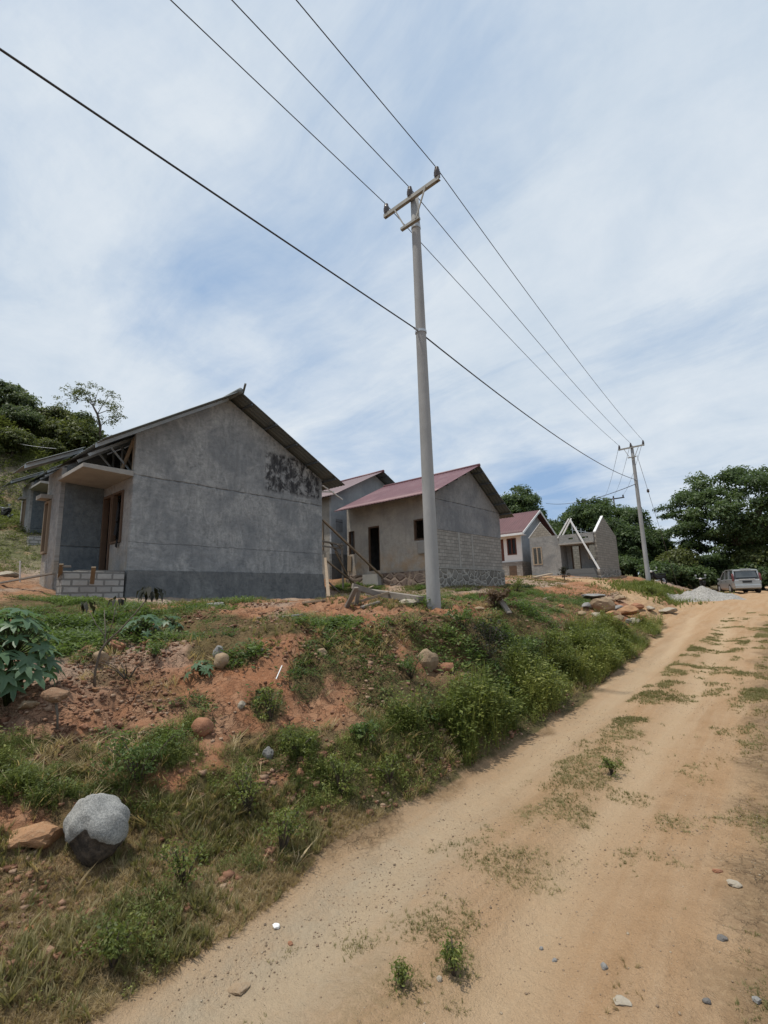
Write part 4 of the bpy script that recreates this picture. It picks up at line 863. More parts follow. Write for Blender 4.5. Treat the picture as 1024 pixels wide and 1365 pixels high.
# ------------------------------------------------------------------ utility poles and wires
def utility_pole(x, y, ztop, lab, r0=.135, r1=.088, low=None, arm=.74, back=False):
    z0 = H(y, x); h = empty('utility_pole', (x, y, z0), lab, 'utility pole', 'concrete utility poles along the lane')
    n = 12; MB().tube([(x, y, z0-.6+(ztop-z0+.6)*i/n) for i in range(n+1)], [r0+(r1-r0)*i/n for i in range(n+1)], 20).build('pole', MAT['pole'], h, smooth=True)
    za = ztop-.12
    ya = y-.13
    c = MB().box(x-arm, x+arm, ya-.04, ya-.034, za-.042, za+.042); c.box(x-arm, x+arm, ya-.034, ya+.03, za+.036, za+.042); c.box(x-arm, x+arm, ya-.034, ya+.03, za-.042, za-.036)
    c.build('crossarm', MAT['arm'], h)
    pts = []
    for dx in (-arm+.06, -.02 if arm < 1 else -.0, arm-.06):
        yb = ya if abs(dx) > .1 else ya
        prof = [(.016, -.10), (.016, 0), (.05, .005), (.062, .03), (.05, .05), (.07, .075), (.052, .10), (.068, .125), (.05, .15), (.058, .18), (.03, .20), (.045, .235), (.02, .25)]
        MB().lathe((x+dx, yb, za+.042), prof, 12).build('insulator', MAT['porc'], h, smooth=True)
        pts.append((x+dx, yb, za+.042+.235))
    zb = za-.62
    c = MB().beam((x-.42, ya-.06, za-.03), (x-.15, ya-.07, zb), .028, .010, (0,1,0)); c.build('brace', MAT['arm'], h)
    c = MB().beam((x+.42, ya-.06, za-.03), (x+.15, ya-.07, zb), .03, .02, (0,1,0)); c.build('brace', MAT['arm'], h)
    MB().box(x-.26, x+.22, ya-.075, ya-.005, zb-.035, zb+.02).build('brace_plate', MAT['arm'], h)
    rr = r1+.012; MB().lathe((x, y, zb-.04), [(rr, 0), (rr, .07)], 18).build('clamp_band', MAT['steel'], h)
    if low:
        rl = r0+(r1-r0)*(low-z0)/(ztop-z0)+.012
        MB().lathe((x, y, low-.04), [(rl, 0), (rl, .05)], 18).build('cable_band', MAT['steel'], h)
        MB().beam((x, y-rl, low-.01), (x, y-rl-.10, low-.01), .03, .03).build('cable_hook', MAT['steel'], h)
    return h, pts
P1 = (-5.22, 7.34); P2 = (-7.08, 31.8)
pole_a, ia = utility_pole(*P1, 10.42, 'tall concrete utility pole standing nearest, on the crest of the red bank', low=7.28)
pole_b, ib = utility_pole(*P2, 10.75, 'second concrete utility pole, on the grass beyond the bend of the lane', low=8.6, arm=.74)
P3 = at(818, 665, 72)
def far_pole():
    x, y, zt = P3; z0 = 3.0; h = empty('utility_pole', (x, y, z0), 'far dark utility pole whose crossarm just shows above the trees', 'utility pole', 'concrete utility poles along the lane')
    MB().tube([(x, y, z0), (x, y, zt+.2)], [.15, .1], 10).build('pole', MAT['wire'], h, smooth=True)
    a = MB().box(x-1.5, x+1.5, y-.08, y+.08, zt-.08, zt+.08); a.build('crossarm', MAT['wire'], h)
    for dx in (-1.35, 0, 1.35): MB().lathe((x+dx, y, zt+.08), [(.05, 0), (.12, .1), (.1, .3), (.05, .36)], 8).build('insulator', MAT['wire'], h)
    return [(x+dx, y, zt+.4) for dx in (-1.35, 0, 1.35)]
ic = far_pole()
def wire(p, q, sag, lab, name='power_line', r=.011, mat='wire', n=24, cat='cable', group='overhead cables'):
    p = Vector(p); q = Vector(q); pts = []
    for i in range(n+1):
        t = i/n; v = p.lerp(q, t); v.z -= sag*4*t*(1-t); pts.append(v)
    o = MB().tube(pts, r, 6).build(name, MAT[mat], None, smooth=True, loc=tuple(p)); return tag(o, lab, cat, group)
side = ('left', 'middle', 'right')
for i, s in enumerate(side):
    q = (ia[i][0]+.85, -15.5, ia[i][2]+.0)
    wire(ia[i], q, .12, '%s of three thin wires from the near crossarm out of the top of the photo' % s, r=.0085)
    wire(ia[i], ib[i], .28, 'thin overhead wire between the two crossarms, %s of the three' % s, r=.0085)
    wire(ib[i], ic[i], .5, '%s of three faint wires from the second crossarm down behind the trees' % s, r=.011, mat='wire_thin')
LA = (P1[0], P1[1]-.24, 7.27); LB = (P2[0], P2[1]-.24, 8.58)
wire(LA, (P1[0]+.52, -15.5, 7.27), .06, 'thick black cable crossing the sky from the upper left to the near pole', r=.0125)
wire(LA, LB, .45, 'thick black cable running from the near pole down to the second pole', r=.0145)
LC = (P2[0], P2[1]-.2, 8.3); e = at(728, 671, 55)
wire(LC, e, .5, 'black service cable running left from the second pole behind the houses', r=.02)
g2 = at(893, 705, 40); wire((P2[0]+.25, P2[1]-.1, 10.1), (g2[0], g2[1], H(g2[1], g2[0])), .0, 'slanting stay wire right of the second pole', 'stay_wire', .012, 'wire_thin')
gi = empty('stay_insulator', tuple(Vector((P2[0]+.25, P2[1]-.1, 10.1)).lerp(Vector((g2[0], g2[1], H(g2[1], g2[0]))), .22)), 'small dark insulator on the slanting stay wire', 'insulator')
bl = gi.location; MB().lathe((bl.x, bl.y, bl.z-.12), [(.03, 0), (.09, .05), (.07, .12), (.09, .19), (.03, .24)], 8).build('body', MAT['porc'], gi, smooth=True)
a, b = at(-40, 573, 45), at(75, 598, 40); wire(a, b, .3, 'thin pale wire crossing in front of the hillside at the far left', r=.014, mat='white_trim')

# ------------------------------------------------------------------ trees
def leaf_cloud(rng, centers, radii, n_per, size, flat=.6, shell=.3, up=.4):
    Vs = []; Ts = []
    for (c, r) in zip(centers, radii):
        n = max(12, int(n_per*min(r, 3)**2))
        d = rng.normal(0, 1, (n, 3)); d /= np.linalg.norm(d, axis=1)[:, None]; d[:, 2] = np.where(d[:, 2] < -.35, -d[:, 2]*.6, d[:, 2])
        rad = r*(shell+(1-shell)*rng.uniform(0, 1, n)**.6)*rng.uniform(.85, 1.12, n)
        p = c+d*rad[:, None]*np.array([1, 1, flat*rng.uniform(.75, 1.35)])
        nr = d*np.array([.8, .8, .9])+rng.normal(0, .5, (n, 3)); nr[:, 2] += up; nr /= np.linalg.norm(nr, axis=1)[:, None]
        tx = np.cross(nr, rng.normal(0, 1, (n, 3))); tx /= np.linalg.norm(tx, axis=1)[:, None]; ty = np.cross(nr, tx)
        L = size*rng.uniform(.6, 1.4, n)[:, None]; W = L*rng.uniform(.35, .6, n)[:, None]
        droop = np.zeros((n, 3)); droop[:, 2] = -L[:, 0]*.18
        q = np.stack([p-tx*L*.5+droop, p+ty*W*.5, p+tx*L*.5+droop, p-ty*W*.5], 1)
        Vs.append(q.reshape(-1, 3)); base = rng.uniform(.2, .75); Ts.append(np.repeat(np.clip(base+rng.normal(0, .17, n), 0, 1), 4))
    V = np.concatenate(Vs); Q = np.arange(len(V)).reshape(-1, 4); return V, Q, np.concatenate(Ts)
def tree(name, lab, base, top, rx, mat='leaf', n_clump=46, clump=1.2, size=.3, n_per=70, trunk_r=.22, low=.25, bark='bark', group=None, seed=0, flat=.6, ry=None, lean=(0,0), fork=.35, cat='tree', limbs=9):
    rng = np.random.default_rng(seed); x, y, z = base; ry = ry or rx; hgt = top-z
    h = empty(name, tuple(base), lab, cat, group)
    zc0 = z+hgt*low; ch = top-zc0; cs = []; rs = []
    for i in range(n_clump):
        for _ in range(40):
            d = rng.normal(0, 1, 3); d /= np.linalg.norm(d); d *= rng.uniform(.35, 1)**.5
            if d[2] > -.95: break
        cr = clump*rng.uniform(.65, 1.25)
        k = .62+.38*math.sqrt(max(0, 1-abs(d[2])**2.2))
        c = np.array([x+lean[0]+d[0]*max(.2, rx-cr*.7), y+lean[1]+d[1]*max(.2, ry-cr*.7), zc0+ch/2+d[2]*max(.2, ch/2-cr*flat*.8)])
        c[2] += fbm(np.array([c[0]*.4]), np.array([c[1]*.4]), 2, seed)[0]*hgt*.12
        cs.append(c); rs.append(cr)
    V, Q, T = leaf_cloud(rng, cs, rs, n_per, size, flat)
    np_mesh('crown', V, Q, MAT[mat], T, parent=h)
    tf = np.array([x+lean[0]*.4, y+lean[1]*.4, z+hgt*fork]); b = MB()
    mid = (np.array(base)+tf)/2+np.array([rng.normal(0, .12), rng.normal(0, .12), 0])
    b.tube([np.array(base)-np.array([0, 0, .3]), mid, tf], [trunk_r*1.25, trunk_r, trunk_r*.8], 9)
    b.build('trunk', MAT[bark], h, smooth=True)
    b = MB(); order = rng.permutation(len(cs))[:limbs]
    for i in order:
        c = cs[i]; m = tf*.45+c*.55+np.array([rng.normal(0, .25), rng.normal(0, .25), rng.uniform(0, .5)])
        b.tube([tf-np.array([0, 0, trunk_r]), m, c], [trunk_r*.6, trunk_r*.33, trunk_r*.1], 6)
    b.build('limbs', MAT[bark], h, smooth=True)
    return h
def tree_px(px, ptop, pbase, depth, wpx, name, lab, **kw):
    """a tree standing at a depth along the view, its height and spread in photo pixels there"""
    b = at(px, pbase, depth); t = at(px, ptop, depth); zb = H(b[1], b[0]); rx = wpx/2*depth/F
    return tree(name, lab, (b[0], b[1], zb), t[2]+0.0, rx, **kw)
G_TR = 'trees behind the houses and along the far bend'
tree_px(1000, 614, 780, 43, 205, 'broad_tree', 'largest tree, broad dark crown with drooping sprays over the parked car', seed=1, n_clump=235, clump=1.05, size=.29, n_per=165, trunk_r=.3, low=.2, flat=.68, limbs=16, ry=6)
tree_px(1075, 640, 785, 47, 130, 'broad_tree', 'dark tree cut by the right edge of the photo behind the largest tree', seed=2, n_clump=150, clump=1.15, size=.36, n_per=100, low=.08)
tree_px(803, 658, 780, 53, 140, 'dense_tree', 'dense dark green tree rising directly behind the roofless house', seed=3, n_clump=210, clump=1.2, size=.3, n_per=170, low=.05, flat=.75)
tree_px(752, 690, 775, 58, 52, 'slim_tree', 'small slim tree behind the steel rafters of the roofless house', seed=4, n_clump=40, clump=.95, size=.36, n_per=110, low=.25)
tree_px(877, 697, 780, 50, 62, 'dense_tree', 'dark rounded tree right behind the second utility pole', seed=5, n_clump=95, clump=1.05, size=.28, n_per=190, low=.05, flat=.75)
tree_px(848, 690, 780, 48, 68, 'dense_tree', 'dark tree between the block gable and the second utility pole', seed=6, n_clump=95, clump=1.0, size=.28, n_per=190, low=.02, flat=.75)
tree_px(698, 640, 745, 60, 80, 'round_tree', 'dark round crowned tree above the right eave of the maroon roofed house', seed=7, n_clump=150, clump=1.15, size=.32, n_per=190, low=.1, limbs=12, flat=.85)
tree_px(727, 686, 760, 57, 62, 'slim_tree', 'mid green tree behind the roof of the white house', seed=8, n_clump=65, clump=1.05, size=.3, n_per=180, low=.1)
tree_px(908, 728, 780, 44, 62, 'olive_bush_tree', 'lighter olive green bushy tree left of the largest tree', mat='leaf_olive', seed=9, n_clump=90, clump=.85, size=.28, n_per=170, low=.02, flat=.8)
tree_px(1018, 722, 790, 40, 62, 'olive_bush_tree', 'bushy green tree behind the car at the right edge', mat='leaf_olive', seed=10, n_clump=90, clump=.8, size=.27, n_per=170, low=.0, flat=.8)
tree_px(660, 690, 750, 64, 40, 'slim_tree', 'tree mostly hidden behind the maroon roofed house', seed=13, n_clump=22, clump=1.1, size=.4, n_per=70, low=.1)
for i, (px, pt, pb, dp, w, lb) in enumerate([(835, 742, 782, 45, 60, 'dark bush at the foot of the block gable'), (885, 748, 782, 42, 62, 'dark bush behind the second pole and its motorcycle'), (925, 752, 785, 42, 60, 'dark bush in the shade behind the gravel heap'),
        (958, 742, 788, 46, 90, 'shaded bush behind the motorcycles'), (925, 735, 786, 52, 110, 'tall dark thicket between the second pole and the largest tree'), (985, 730, 786, 53, 110, 'tall dark thicket behind the trunk of the largest tree'), (1003, 748, 788, 39.5, 46, 'dark bush close behind the parked car'), (790, 742, 775, 52, 70, 'dark bush hidden behind the porch of the roofless house'), (1045, 752, 795, 38, 50, 'bush at the far right edge beyond the car')]):
    tree_px(px, pt, pb, dp, w, 'understory_bush', lb, seed=30+i, n_clump=90, clump=.75, size=.28, n_per=190, low=.0, flat=.8, trunk_r=.08, limbs=6, cat='bush', group='dark bushes under the trees')
def hill_trees():
    rng = np.random.default_rng(5); pr = []
    spec = [((3.4, 4.6), 'leaf_hazed', 26, .75), ((4.0, 4.0), 'leaf_hazed', 30, .65), ((2.8, 4.2), 'leaf_olive', 22, .75)]
    for i, ((rx, hh), m, n, fl) in enumerate(spec):
        pr.append(tree('hill_tree', None, (-90+i*1.0, 300, 0), hh, rx, mat=m, n_clump=n*2, clump=1.15, size=.34, n_per=120, low=.08, seed=60+i, flat=fl, group=None, trunk_r=.16, limbs=6))
    lab = ['rounded dark green tree in the wood covering the hillside behind the houses', 'wide dark green tree in the wood covering the hillside behind the houses', 'paler olive tree in the wood covering the hillside behind the houses']
    spots = [(-70,560,66),(-35,540,70),(8,533,74),(-20,556,62),(38,538,70),(25,560,64),(48,556,66),(64,590,62),(88,598,68),(104,600,62),(116,598,66),(140,588,68),(126,590,60),(152,596,62),(165,600,66),(178,606,70),
             (5,588,55),(-30,600,52),(40,585,57),(66,600,52),(20,610,48),(95,598,56),(-60,585,58),(110,606,50),(10,640,42),(-25,650,40),(-80,610,55),(200,612,72),(230,622,76),(-110,590,62),(15,612,58),(52,612,55),(80,620,50),(30,628,54),(-5,625,50),(60,636,46),(100,618,50),(112,586,64),(96,584,66),(128,584,62),(144,590,60),(80,580,68)]
    used = [False]*3
    for k, (px, pb, dp) in enumerate(spots):
        j = int(rng.choice([0, 0, 1, 2, 0])) if dp > 52 else int(rng.choice([0, 2, 2]))
        b = at(px, pb+14, dp); z = H(b[1], b[0]); s = rng.uniform(.75, 1.2)*(.6 if dp < 50 else 1.0 if px > 75 else .85)
        r = pr[j] if not used[j] else pr[j].copy()
        if used[j]:
            COL.objects.link(r)
            for c in pr[j].children: d = c.copy(); COL.objects.link(d); d.parent = r
        used[j] = True; r.location = (b[0], b[1], z-.3); r.scale = (s, s, s*rng.uniform(.85, 1.25)); r.rotation_euler.z = rng.uniform(0, 6.28); tag(r, lab[j], 'tree', 'trees of the hillside wood')
hill_trees()
def bare_tree():
    rng = np.random.default_rng(9); D = 50
    b = at(134, 590, D); zb = min(H(b[1], b[0]), b[2]); h = empty('sparse_tree', (b[0], b[1], zb), 'thin leaning tree with sparse open crown on the skyline above the porch roof', 'tree')
    P = lambda px, py, o=0: at(px, py, D+o)
    tips = []; m = MB()
    def br(pts, r):
        m.tube([P(*p) for p in pts], [r*(1-.75*i/(len(pts)-1)) for i in range(len(pts))], 6); tips.extend([P(*p) for p in pts[1:]])
    m.tube([(b[0], b[1], zb-.2), P(134, 568), P(130, 552), P(124, 541)], [.16, .13, .11, .08], 7)
    for pts in ([(124,541),(117,534,.5),(106,533,1),(92,531,1.2),(84,534,1.2)], [(124,541),(120,529,-.5),(112,522,-.8),(108,516,-1)], [(130,552),(137,540,.5),(143,531,.8),(147,523,1)], [(130,552),(141,548,-.6),(150,546,-.8),(158,551,-1)],
                [(117,534,.5),(114,526,.8),(118,517,1)], [(134,568),(143,560,.4),(152,558,.6),(157,562,.6)], [(134,568),(126,560,-.5),(118,556,-.8)], [(124,541),(128,530),(131,521)], [(106,533,1),(100,527,1.4),(96,521,1.5)]):
        br(pts, .05)
    m.build('trunk', MAT['bark'], h, smooth=True)
    cs = [t+rng.normal(0, .35, 3) for t in tips for _ in range(3)]
    V, Q, T = leaf_cloud(rng, cs, rng.uniform(.3, .75, len(cs)), 110, .2, .7, .2); np_mesh('crown', V, Q, MAT['leaf_olive'], T, parent=h)
bare_tree()

# ------------------------------------------------------------------ single shrubs and small plants on the bank
def shrub(px, py, wpx, hpx, name, lab, mat='weed', leaf=.05, n=420, dens=.3, seed=0, cat='shrub', group=None, stems=7, flat=1.0):
    g = gpt(px, py); D = (g-CAM)@FW; rx = wpx/2*D/F; hh = hpx*D/F; rng = np.random.default_rng(100+seed)
    h = empty(name, tuple(g), lab, cat, group); b = MB(); cs = []
    for i in range(stems):
        a = rng.uniform(0, 2*PI); r = rx*rng.uniform(.2, .85); e = g+np.array([math.cos(a)*r, math.sin(a)*r, hh*rng.uniform(.55, .95)]); mm = g*.5+e*.5+np.array([0, 0, hh*.12])
        b.tube([g-np.array([0, 0, .03]), mm, e], [.009, .006, .003], 5); cs += [e, mm*.4+e*.6, mm]
    b.build('stems', MAT['bark'], h, smooth=True)
    cs += [g+np.array([rng.uniform(-1, 1)*rx*.8, rng.uniform(-1, 1)*rx*.8, hh*rng.uniform(.15, .7)]) for _ in range(stems*2)]
    rr = np.full(len(cs), max(.05, rx*.34)); npc = n/len(cs)/np.maximum(rr, 1e-3)**2
    V, Q, T = leaf_cloud(rng, cs, rr, float(npc[0]), leaf, flat, .1, .4); np_mesh('foliage', V, Q, MAT[mat], T, parent=h)
    return h
SH = [(397, 1012, 62, 40, 'round yellow green bush at the foot of the red slip', 'weed', .03, 900), (360, 962, 42, 44, 'upright leafy bush on the middle of the red bank', 'weed', .03, 520), (652, 885, 62, 52, 'dark wilted bush on the bank above the green weeds', 'leaf_dark', .045, 700),
      (690, 790, 26, 20, 'small round bush beside the fieldstone plinth', 'weed', .08, 420), (753, 775, 16, 20, 'little dark bush in front of the roofless house', 'leaf_dark', .1, 260), (620, 842, 54, 34, 'leafy bush on the crest just right of the near pole', 'creeper', .05, 620),
      (700, 884, 64, 40, 'vine covered hump on the bank below the fieldstone plinth', 'creeper', .05, 700), (485, 990, 44, 26, 'small dark green bush at the lower end of the bare red slope', 'creeper', .04, 520), (606, 1300, 34, 44, 'tallest leafy weed growing in the middle of the lane', 'weed', .02, 420),
      (536, 1318, 24, 26, 'small green weed in the lane near the bottom edge', 'weed', .016, 200), (455, 1062, 60, 52, 'bright green feathery weed clump at the edge of the lane', 'weed', .028, 700), (520, 1052, 46, 44, 'yellow tinged tall weed beside the lane', 'weed', .03, 420),
      (150, 1290, 90, 60, 'leafy weed clump in the dry grass at the bottom left', 'weed', .024, 800), (185, 1045, 110, 58, 'thick dark green weed clump just above the grey boulder', 'creeper', .03, 1100), (330, 1085, 74, 62, 'loose green weed clump in the middle of the grassy slope', 'weed', .028, 640),
      (816, 1034, 30, 24, 'green weed tuft at the right of the lane centre strip', 'weed', .026, 300), (205, 878, 40, 22, 'low weed clump behind the sapling', 'creeper', .035, 300), (548, 905, 50, 30, 'creeping weed clump above the big tan rock', 'creeper', .035, 500), (245, 1180, 80, 60, 'straggling weed clump right of the grey boulder', 'weed', .026, 520), (375, 1140, 74, 60, 'leafy weed clump overhanging the sandy lane edge', 'weed', .026, 700), (870, 792, 30, 10, 'grassy hump at the foot of the second pole', 'weed', .09, 260), (740, 880, 60, 34, 'light green feathery bush on the lane side of the bank', 'weed', .05, 700), (800, 872, 70, 30, 'bright green bush below the rock pile', 'weed', .055, 800)]
for i, s in enumerate(SH): shrub(*s[:4], 'weed_bush', s[4], s[5], s[6], s[7], seed=i, group='bushes and weeds on the bank and lane')
shrub(660, 812, 50, 26, 'dead_brush', 'heap of dead brown brush below the fieldstone plinth', 'brown_brush', .10, 500, seed=50, flat=.6)
shrub(700, 868, 50, 16, 'cut_branch', 'cut leafy branch lying on the bank right of the dead brush', 'leaf_dark', .07, 360, seed=51, flat=.5)
shrub(170, 905, 90, 30, 'dead_brush', 'tangle of grey dead twigs on the red earth right of the sapling', 'brown_brush', .02, 500, seed=52, flat=.5)
def castor(px, py, hpx, wpx, nleaf, lf, lab, seed):
    g = gpt(px, py); D = (g-CAM)@FW; rng = np.random.default_rng(seed); hh = hpx*D/F; rx = wpx/2*D/F
    h = empty('castor_plant', tuple(g), lab, 'plant'); st = MB(); V = []; Q = []; T = []
    for i in range(3): st.tube([g-np.array([0, 0, .05]), g+np.array([rng.normal(0, rx*.2), rng.normal(0, rx*.2), hh*.5]), g+np.array([rng.normal(0, rx*.35), rng.normal(0, rx*.35), hh*.85])], [.02, .014, .008], 7)
    for i in range(nleaf):
        u = (i+.5)/nleaf; el = math.asin(.12+.86*u**1.1); az = i*2.399+rng.normal(0, .2)
        d = np.array([math.cos(az)*math.cos(el), math.sin(az)*math.cos(el), math.sin(el)])
        c = g+np.array([d[0]*rx, d[1]*rx, hh*(.12+.83*d[2])])*1.0; c += rng.normal(0, rx*.07, 3)
        nrm = np.array([d[0]*.9, d[1]*.9, d[2]+.55])+rng.normal(0, .2, 3); nrm /= np.linalg.norm(nrm)
        out = d-nrm*(d@nrm); out = out+np.array([0, 0, -.35]); out -= nrm*(out@nrm); out /= np.linalg.norm(out); sd = np.cross(nrm, out)
        R = lf*D/F/2*rng.uniform(.65, 1.15); st.tube([g+np.array([0, 0, hh*.45])+d*rx*.1, c-out*R*.1-nrm*.02], [.007, .005], 5)
        b = len(V); V.append(c); T.append(.5); N = 7; tt = rng.uniform(.25, .8)
        for k in range(N):
            th = (k-(N-1)/2)*math.radians(46); L = R*(1.15-.12*abs(k-3)); 
            for (dt, fr, dz) in ((-.30, .46, .01), (-.16, .80, -.03), (0, 1.05, -.13), (.16, .80, -.03)):
                a = th+dt; V.append(c+(out*math.cos(a)+sd*math.sin(a))*L*fr+nrm*(dz*R-(.06*R if dt == 0 else 0))); T.append(tt+rng.normal(0, .05))
            V.append(c+(out*math.cos(th)+sd*math.sin(th))*L*.5+nrm*R*.02); T.append(tt-.25)
            o = b+1+k*5; Q += [(b, o, o+1, o+4), (o+4, o+1, o+2, o+3)]
            nx = b+1+(k+1)*5 if k < N-1 else None
            if nx: Q.append((b, o+4, o+3, nx))
            else: Q.append((b, o+4, o+3, o+3))
    Q = [q for q in Q if len(set(q)) == 4]
    st.build('stems', MAT['leaf_olive'], h, smooth=True); np_mesh('leaves', np.array(V), np.array(Q), MAT['castor'], np.clip(T, 0, 1), parent=h, smooth=True)
castor(10, 940, 132, 88, 56, 46, 'big castor plant with broad lobed blue green leaves at the left edge', 3)
castor(268, 902, 22, 34, 12, 20, 'small silvery green plant beside the tan egg shaped rock', 4)
castor(188, 850, 26, 44, 14, 22, 'low blue green plant on the crest below the plinth corner', 5)
castor(225, 842, 24, 30, 10, 20, 'young lobed leaf plant among the creepers below the grey plinth', 6)
def sapling():
    g = gpt(126, 918); D = (g-CAM)@FW; h = empty('sapling', tuple(g), 'bent bare sapling with three drooping tufts of dark leaves', 'sapling'); m = MB()
    P = lambda px, py, o=0: at(px, py, D+o)
    m.tube([g-np.array([0, 0, .05]), P(127, 895), P(134, 868), P(143, 855), P(160, 840), P(180, 818), P(197, 797)], [.016, .015, .013, .011, .009, .007, .005], 7)
    m.tube([P(138, 862), P(141, 845, .05), P(139, 813, .1)], [.009, .006, .004], 6); m.tube([P(143, 855), P(150, 830, -.1), P(156, 803, -.1)], [.006, .005, .003], 6); m.tube([P(140, 848, .05), P(128, 832, .1), P(118, 812, .1)], [.006, .005, .003], 6)
    m.build('stem', MAT['bark_pale'], h, smooth=True); rng = np.random.default_rng(4); V = []; T = []
    for (px, py, n, s) in ((117, 806, 16, 1), (156, 799, 14, .9), (203, 788, 30, 1.25)):
        c = P(px, py)
        for i in range(n):
            a = rng.uniform(0, 2*PI); L = .10*s*rng.uniform(.7, 1.2); o = np.array([math.cos(a), math.sin(a), 0]); sd = np.array([-math.sin(a), math.cos(a), 0])
            b0 = c+o*.05*s*rng.uniform(.2, 1.5)+np.array([0, 0, .05*s*rng.uniform(-.3, 1)]); e = b0+o*L*.55+np.array([0, 0, -L*.9]); mm = (b0+e)/2+o*L*.18+np.array([0, 0, L*.2])
            V += [b0, mm+sd*L*.2, e, mm-sd*L*.2]; T += [rng.uniform(0, .6)]*4
    np_mesh('leaves', np.array(V), np.arange(len(V)).reshape(-1, 4), MAT['leaf_dark'], np.array(T), parent=h)
sapling()

# ------------------------------------------------------------------ rocks
def rock_mat(name, a, b, c, speck=.4):
    k = NT(name); n = k.noise(5, 6, .7); n2 = k.noise(40, 4, .75); col = k.mix(k.ramp(n, [(.35, 0), (.65, 1)]), a, b); col = k.mix(k.math('MULTIPLY', k.ramp(n2, [(.5, 0), (.68, 1)]), speck), col, c)
    return k.done(col, .92, bump=k.math('ADD', n, k.math('MULTIPLY', n2, .5)), bstr=.8, bdist=.025, spec=.2)
MAT['r_tan'] = rock_mat('tan_rock', (.33,.245,.16), (.235,.165,.105), (.41,.34,.26)); MAT['r_red'] = rock_mat('red_rock', (.33,.165,.095), (.24,.115,.07), (.40,.25,.17)); MAT['r_pale'] = rock_mat('pale_rock', (.37,.325,.26), (.28,.24,.185), (.46,.42,.36))
MAT['r_grey'] = rock_mat('grey_rock', (.25,.245,.235), (.17,.165,.16), (.36,.35,.33)); MAT['r_orange'] = rock_mat('orange_rock', (.36,.205,.11), (.26,.145,.08), (.43,.32,.21)); MAT['r_blue'] = rock_mat('blue_grey_stone', (.16,.15,.14), (.11,.105,.10), (.25,.235,.22))
MAT['shard'] = rock_mat('terracotta', (.42,.17,.085), (.34,.13,.07), (.48,.26,.16))
def rock_mesh(seed, sx, sy, sz, facets=14, sub=3, round_=.0):
    rng = np.random.default_rng(seed); bm = bmesh.new(); bmesh.ops.create_icosphere(bm, subdivisions=sub, radius=1)
    N = rng.normal(0, 1, (facets, 3)); N /= np.linalg.norm(N, axis=1)[:, None]; cut = rng.uniform(.50+.35*round_, .82+.16*round_, facets)
    co = np.array([v.co for v in bm.verts])
    for n_, c_ in zip(N, cut):
        d = co@n_; over = np.maximum(d-c_, 0); co = co-over[:, None]*n_*.92
    co += (fbm(co[:, 0]*2+seed, co[:, 1]*2+co[:, 2]*1.7, 3, seed)*.22)[:, None]*co
    for v, c in zip(bm.verts, co): v.co = c
    bm.normal_update(); me = bpy.data.meshes.new('rock'); 
    for v in bm.verts: v.co = (v.co.x*sx, v.co.y*sy, v.co.z*sz)
    bm.to_mesh(me); bm.free(); me.shade_smooth() if round_ > .4 else None
    return me
def rock(px, py, wpx, hpx, lab, mat, seed, name='rock', group='rocks scattered on the bank', rz=None, deep=.8, sink=.25, round_=0, cat='rock', z0=None):
    g = gpt(px, py); D = (g-CAM)@FW; a = wpx/2*D/F; c = hpx/2*D/F
    me = rock_mesh(seed, a, a*deep, c, round_=round_)
    o = link_mesh(name, me, MAT[mat], None, (g[0], g[1], g[2]+c*(1-2*sink))); o.rotation_euler.z = (AZ if rz is None else AZ+rz); return tag(o, lab, cat, group)
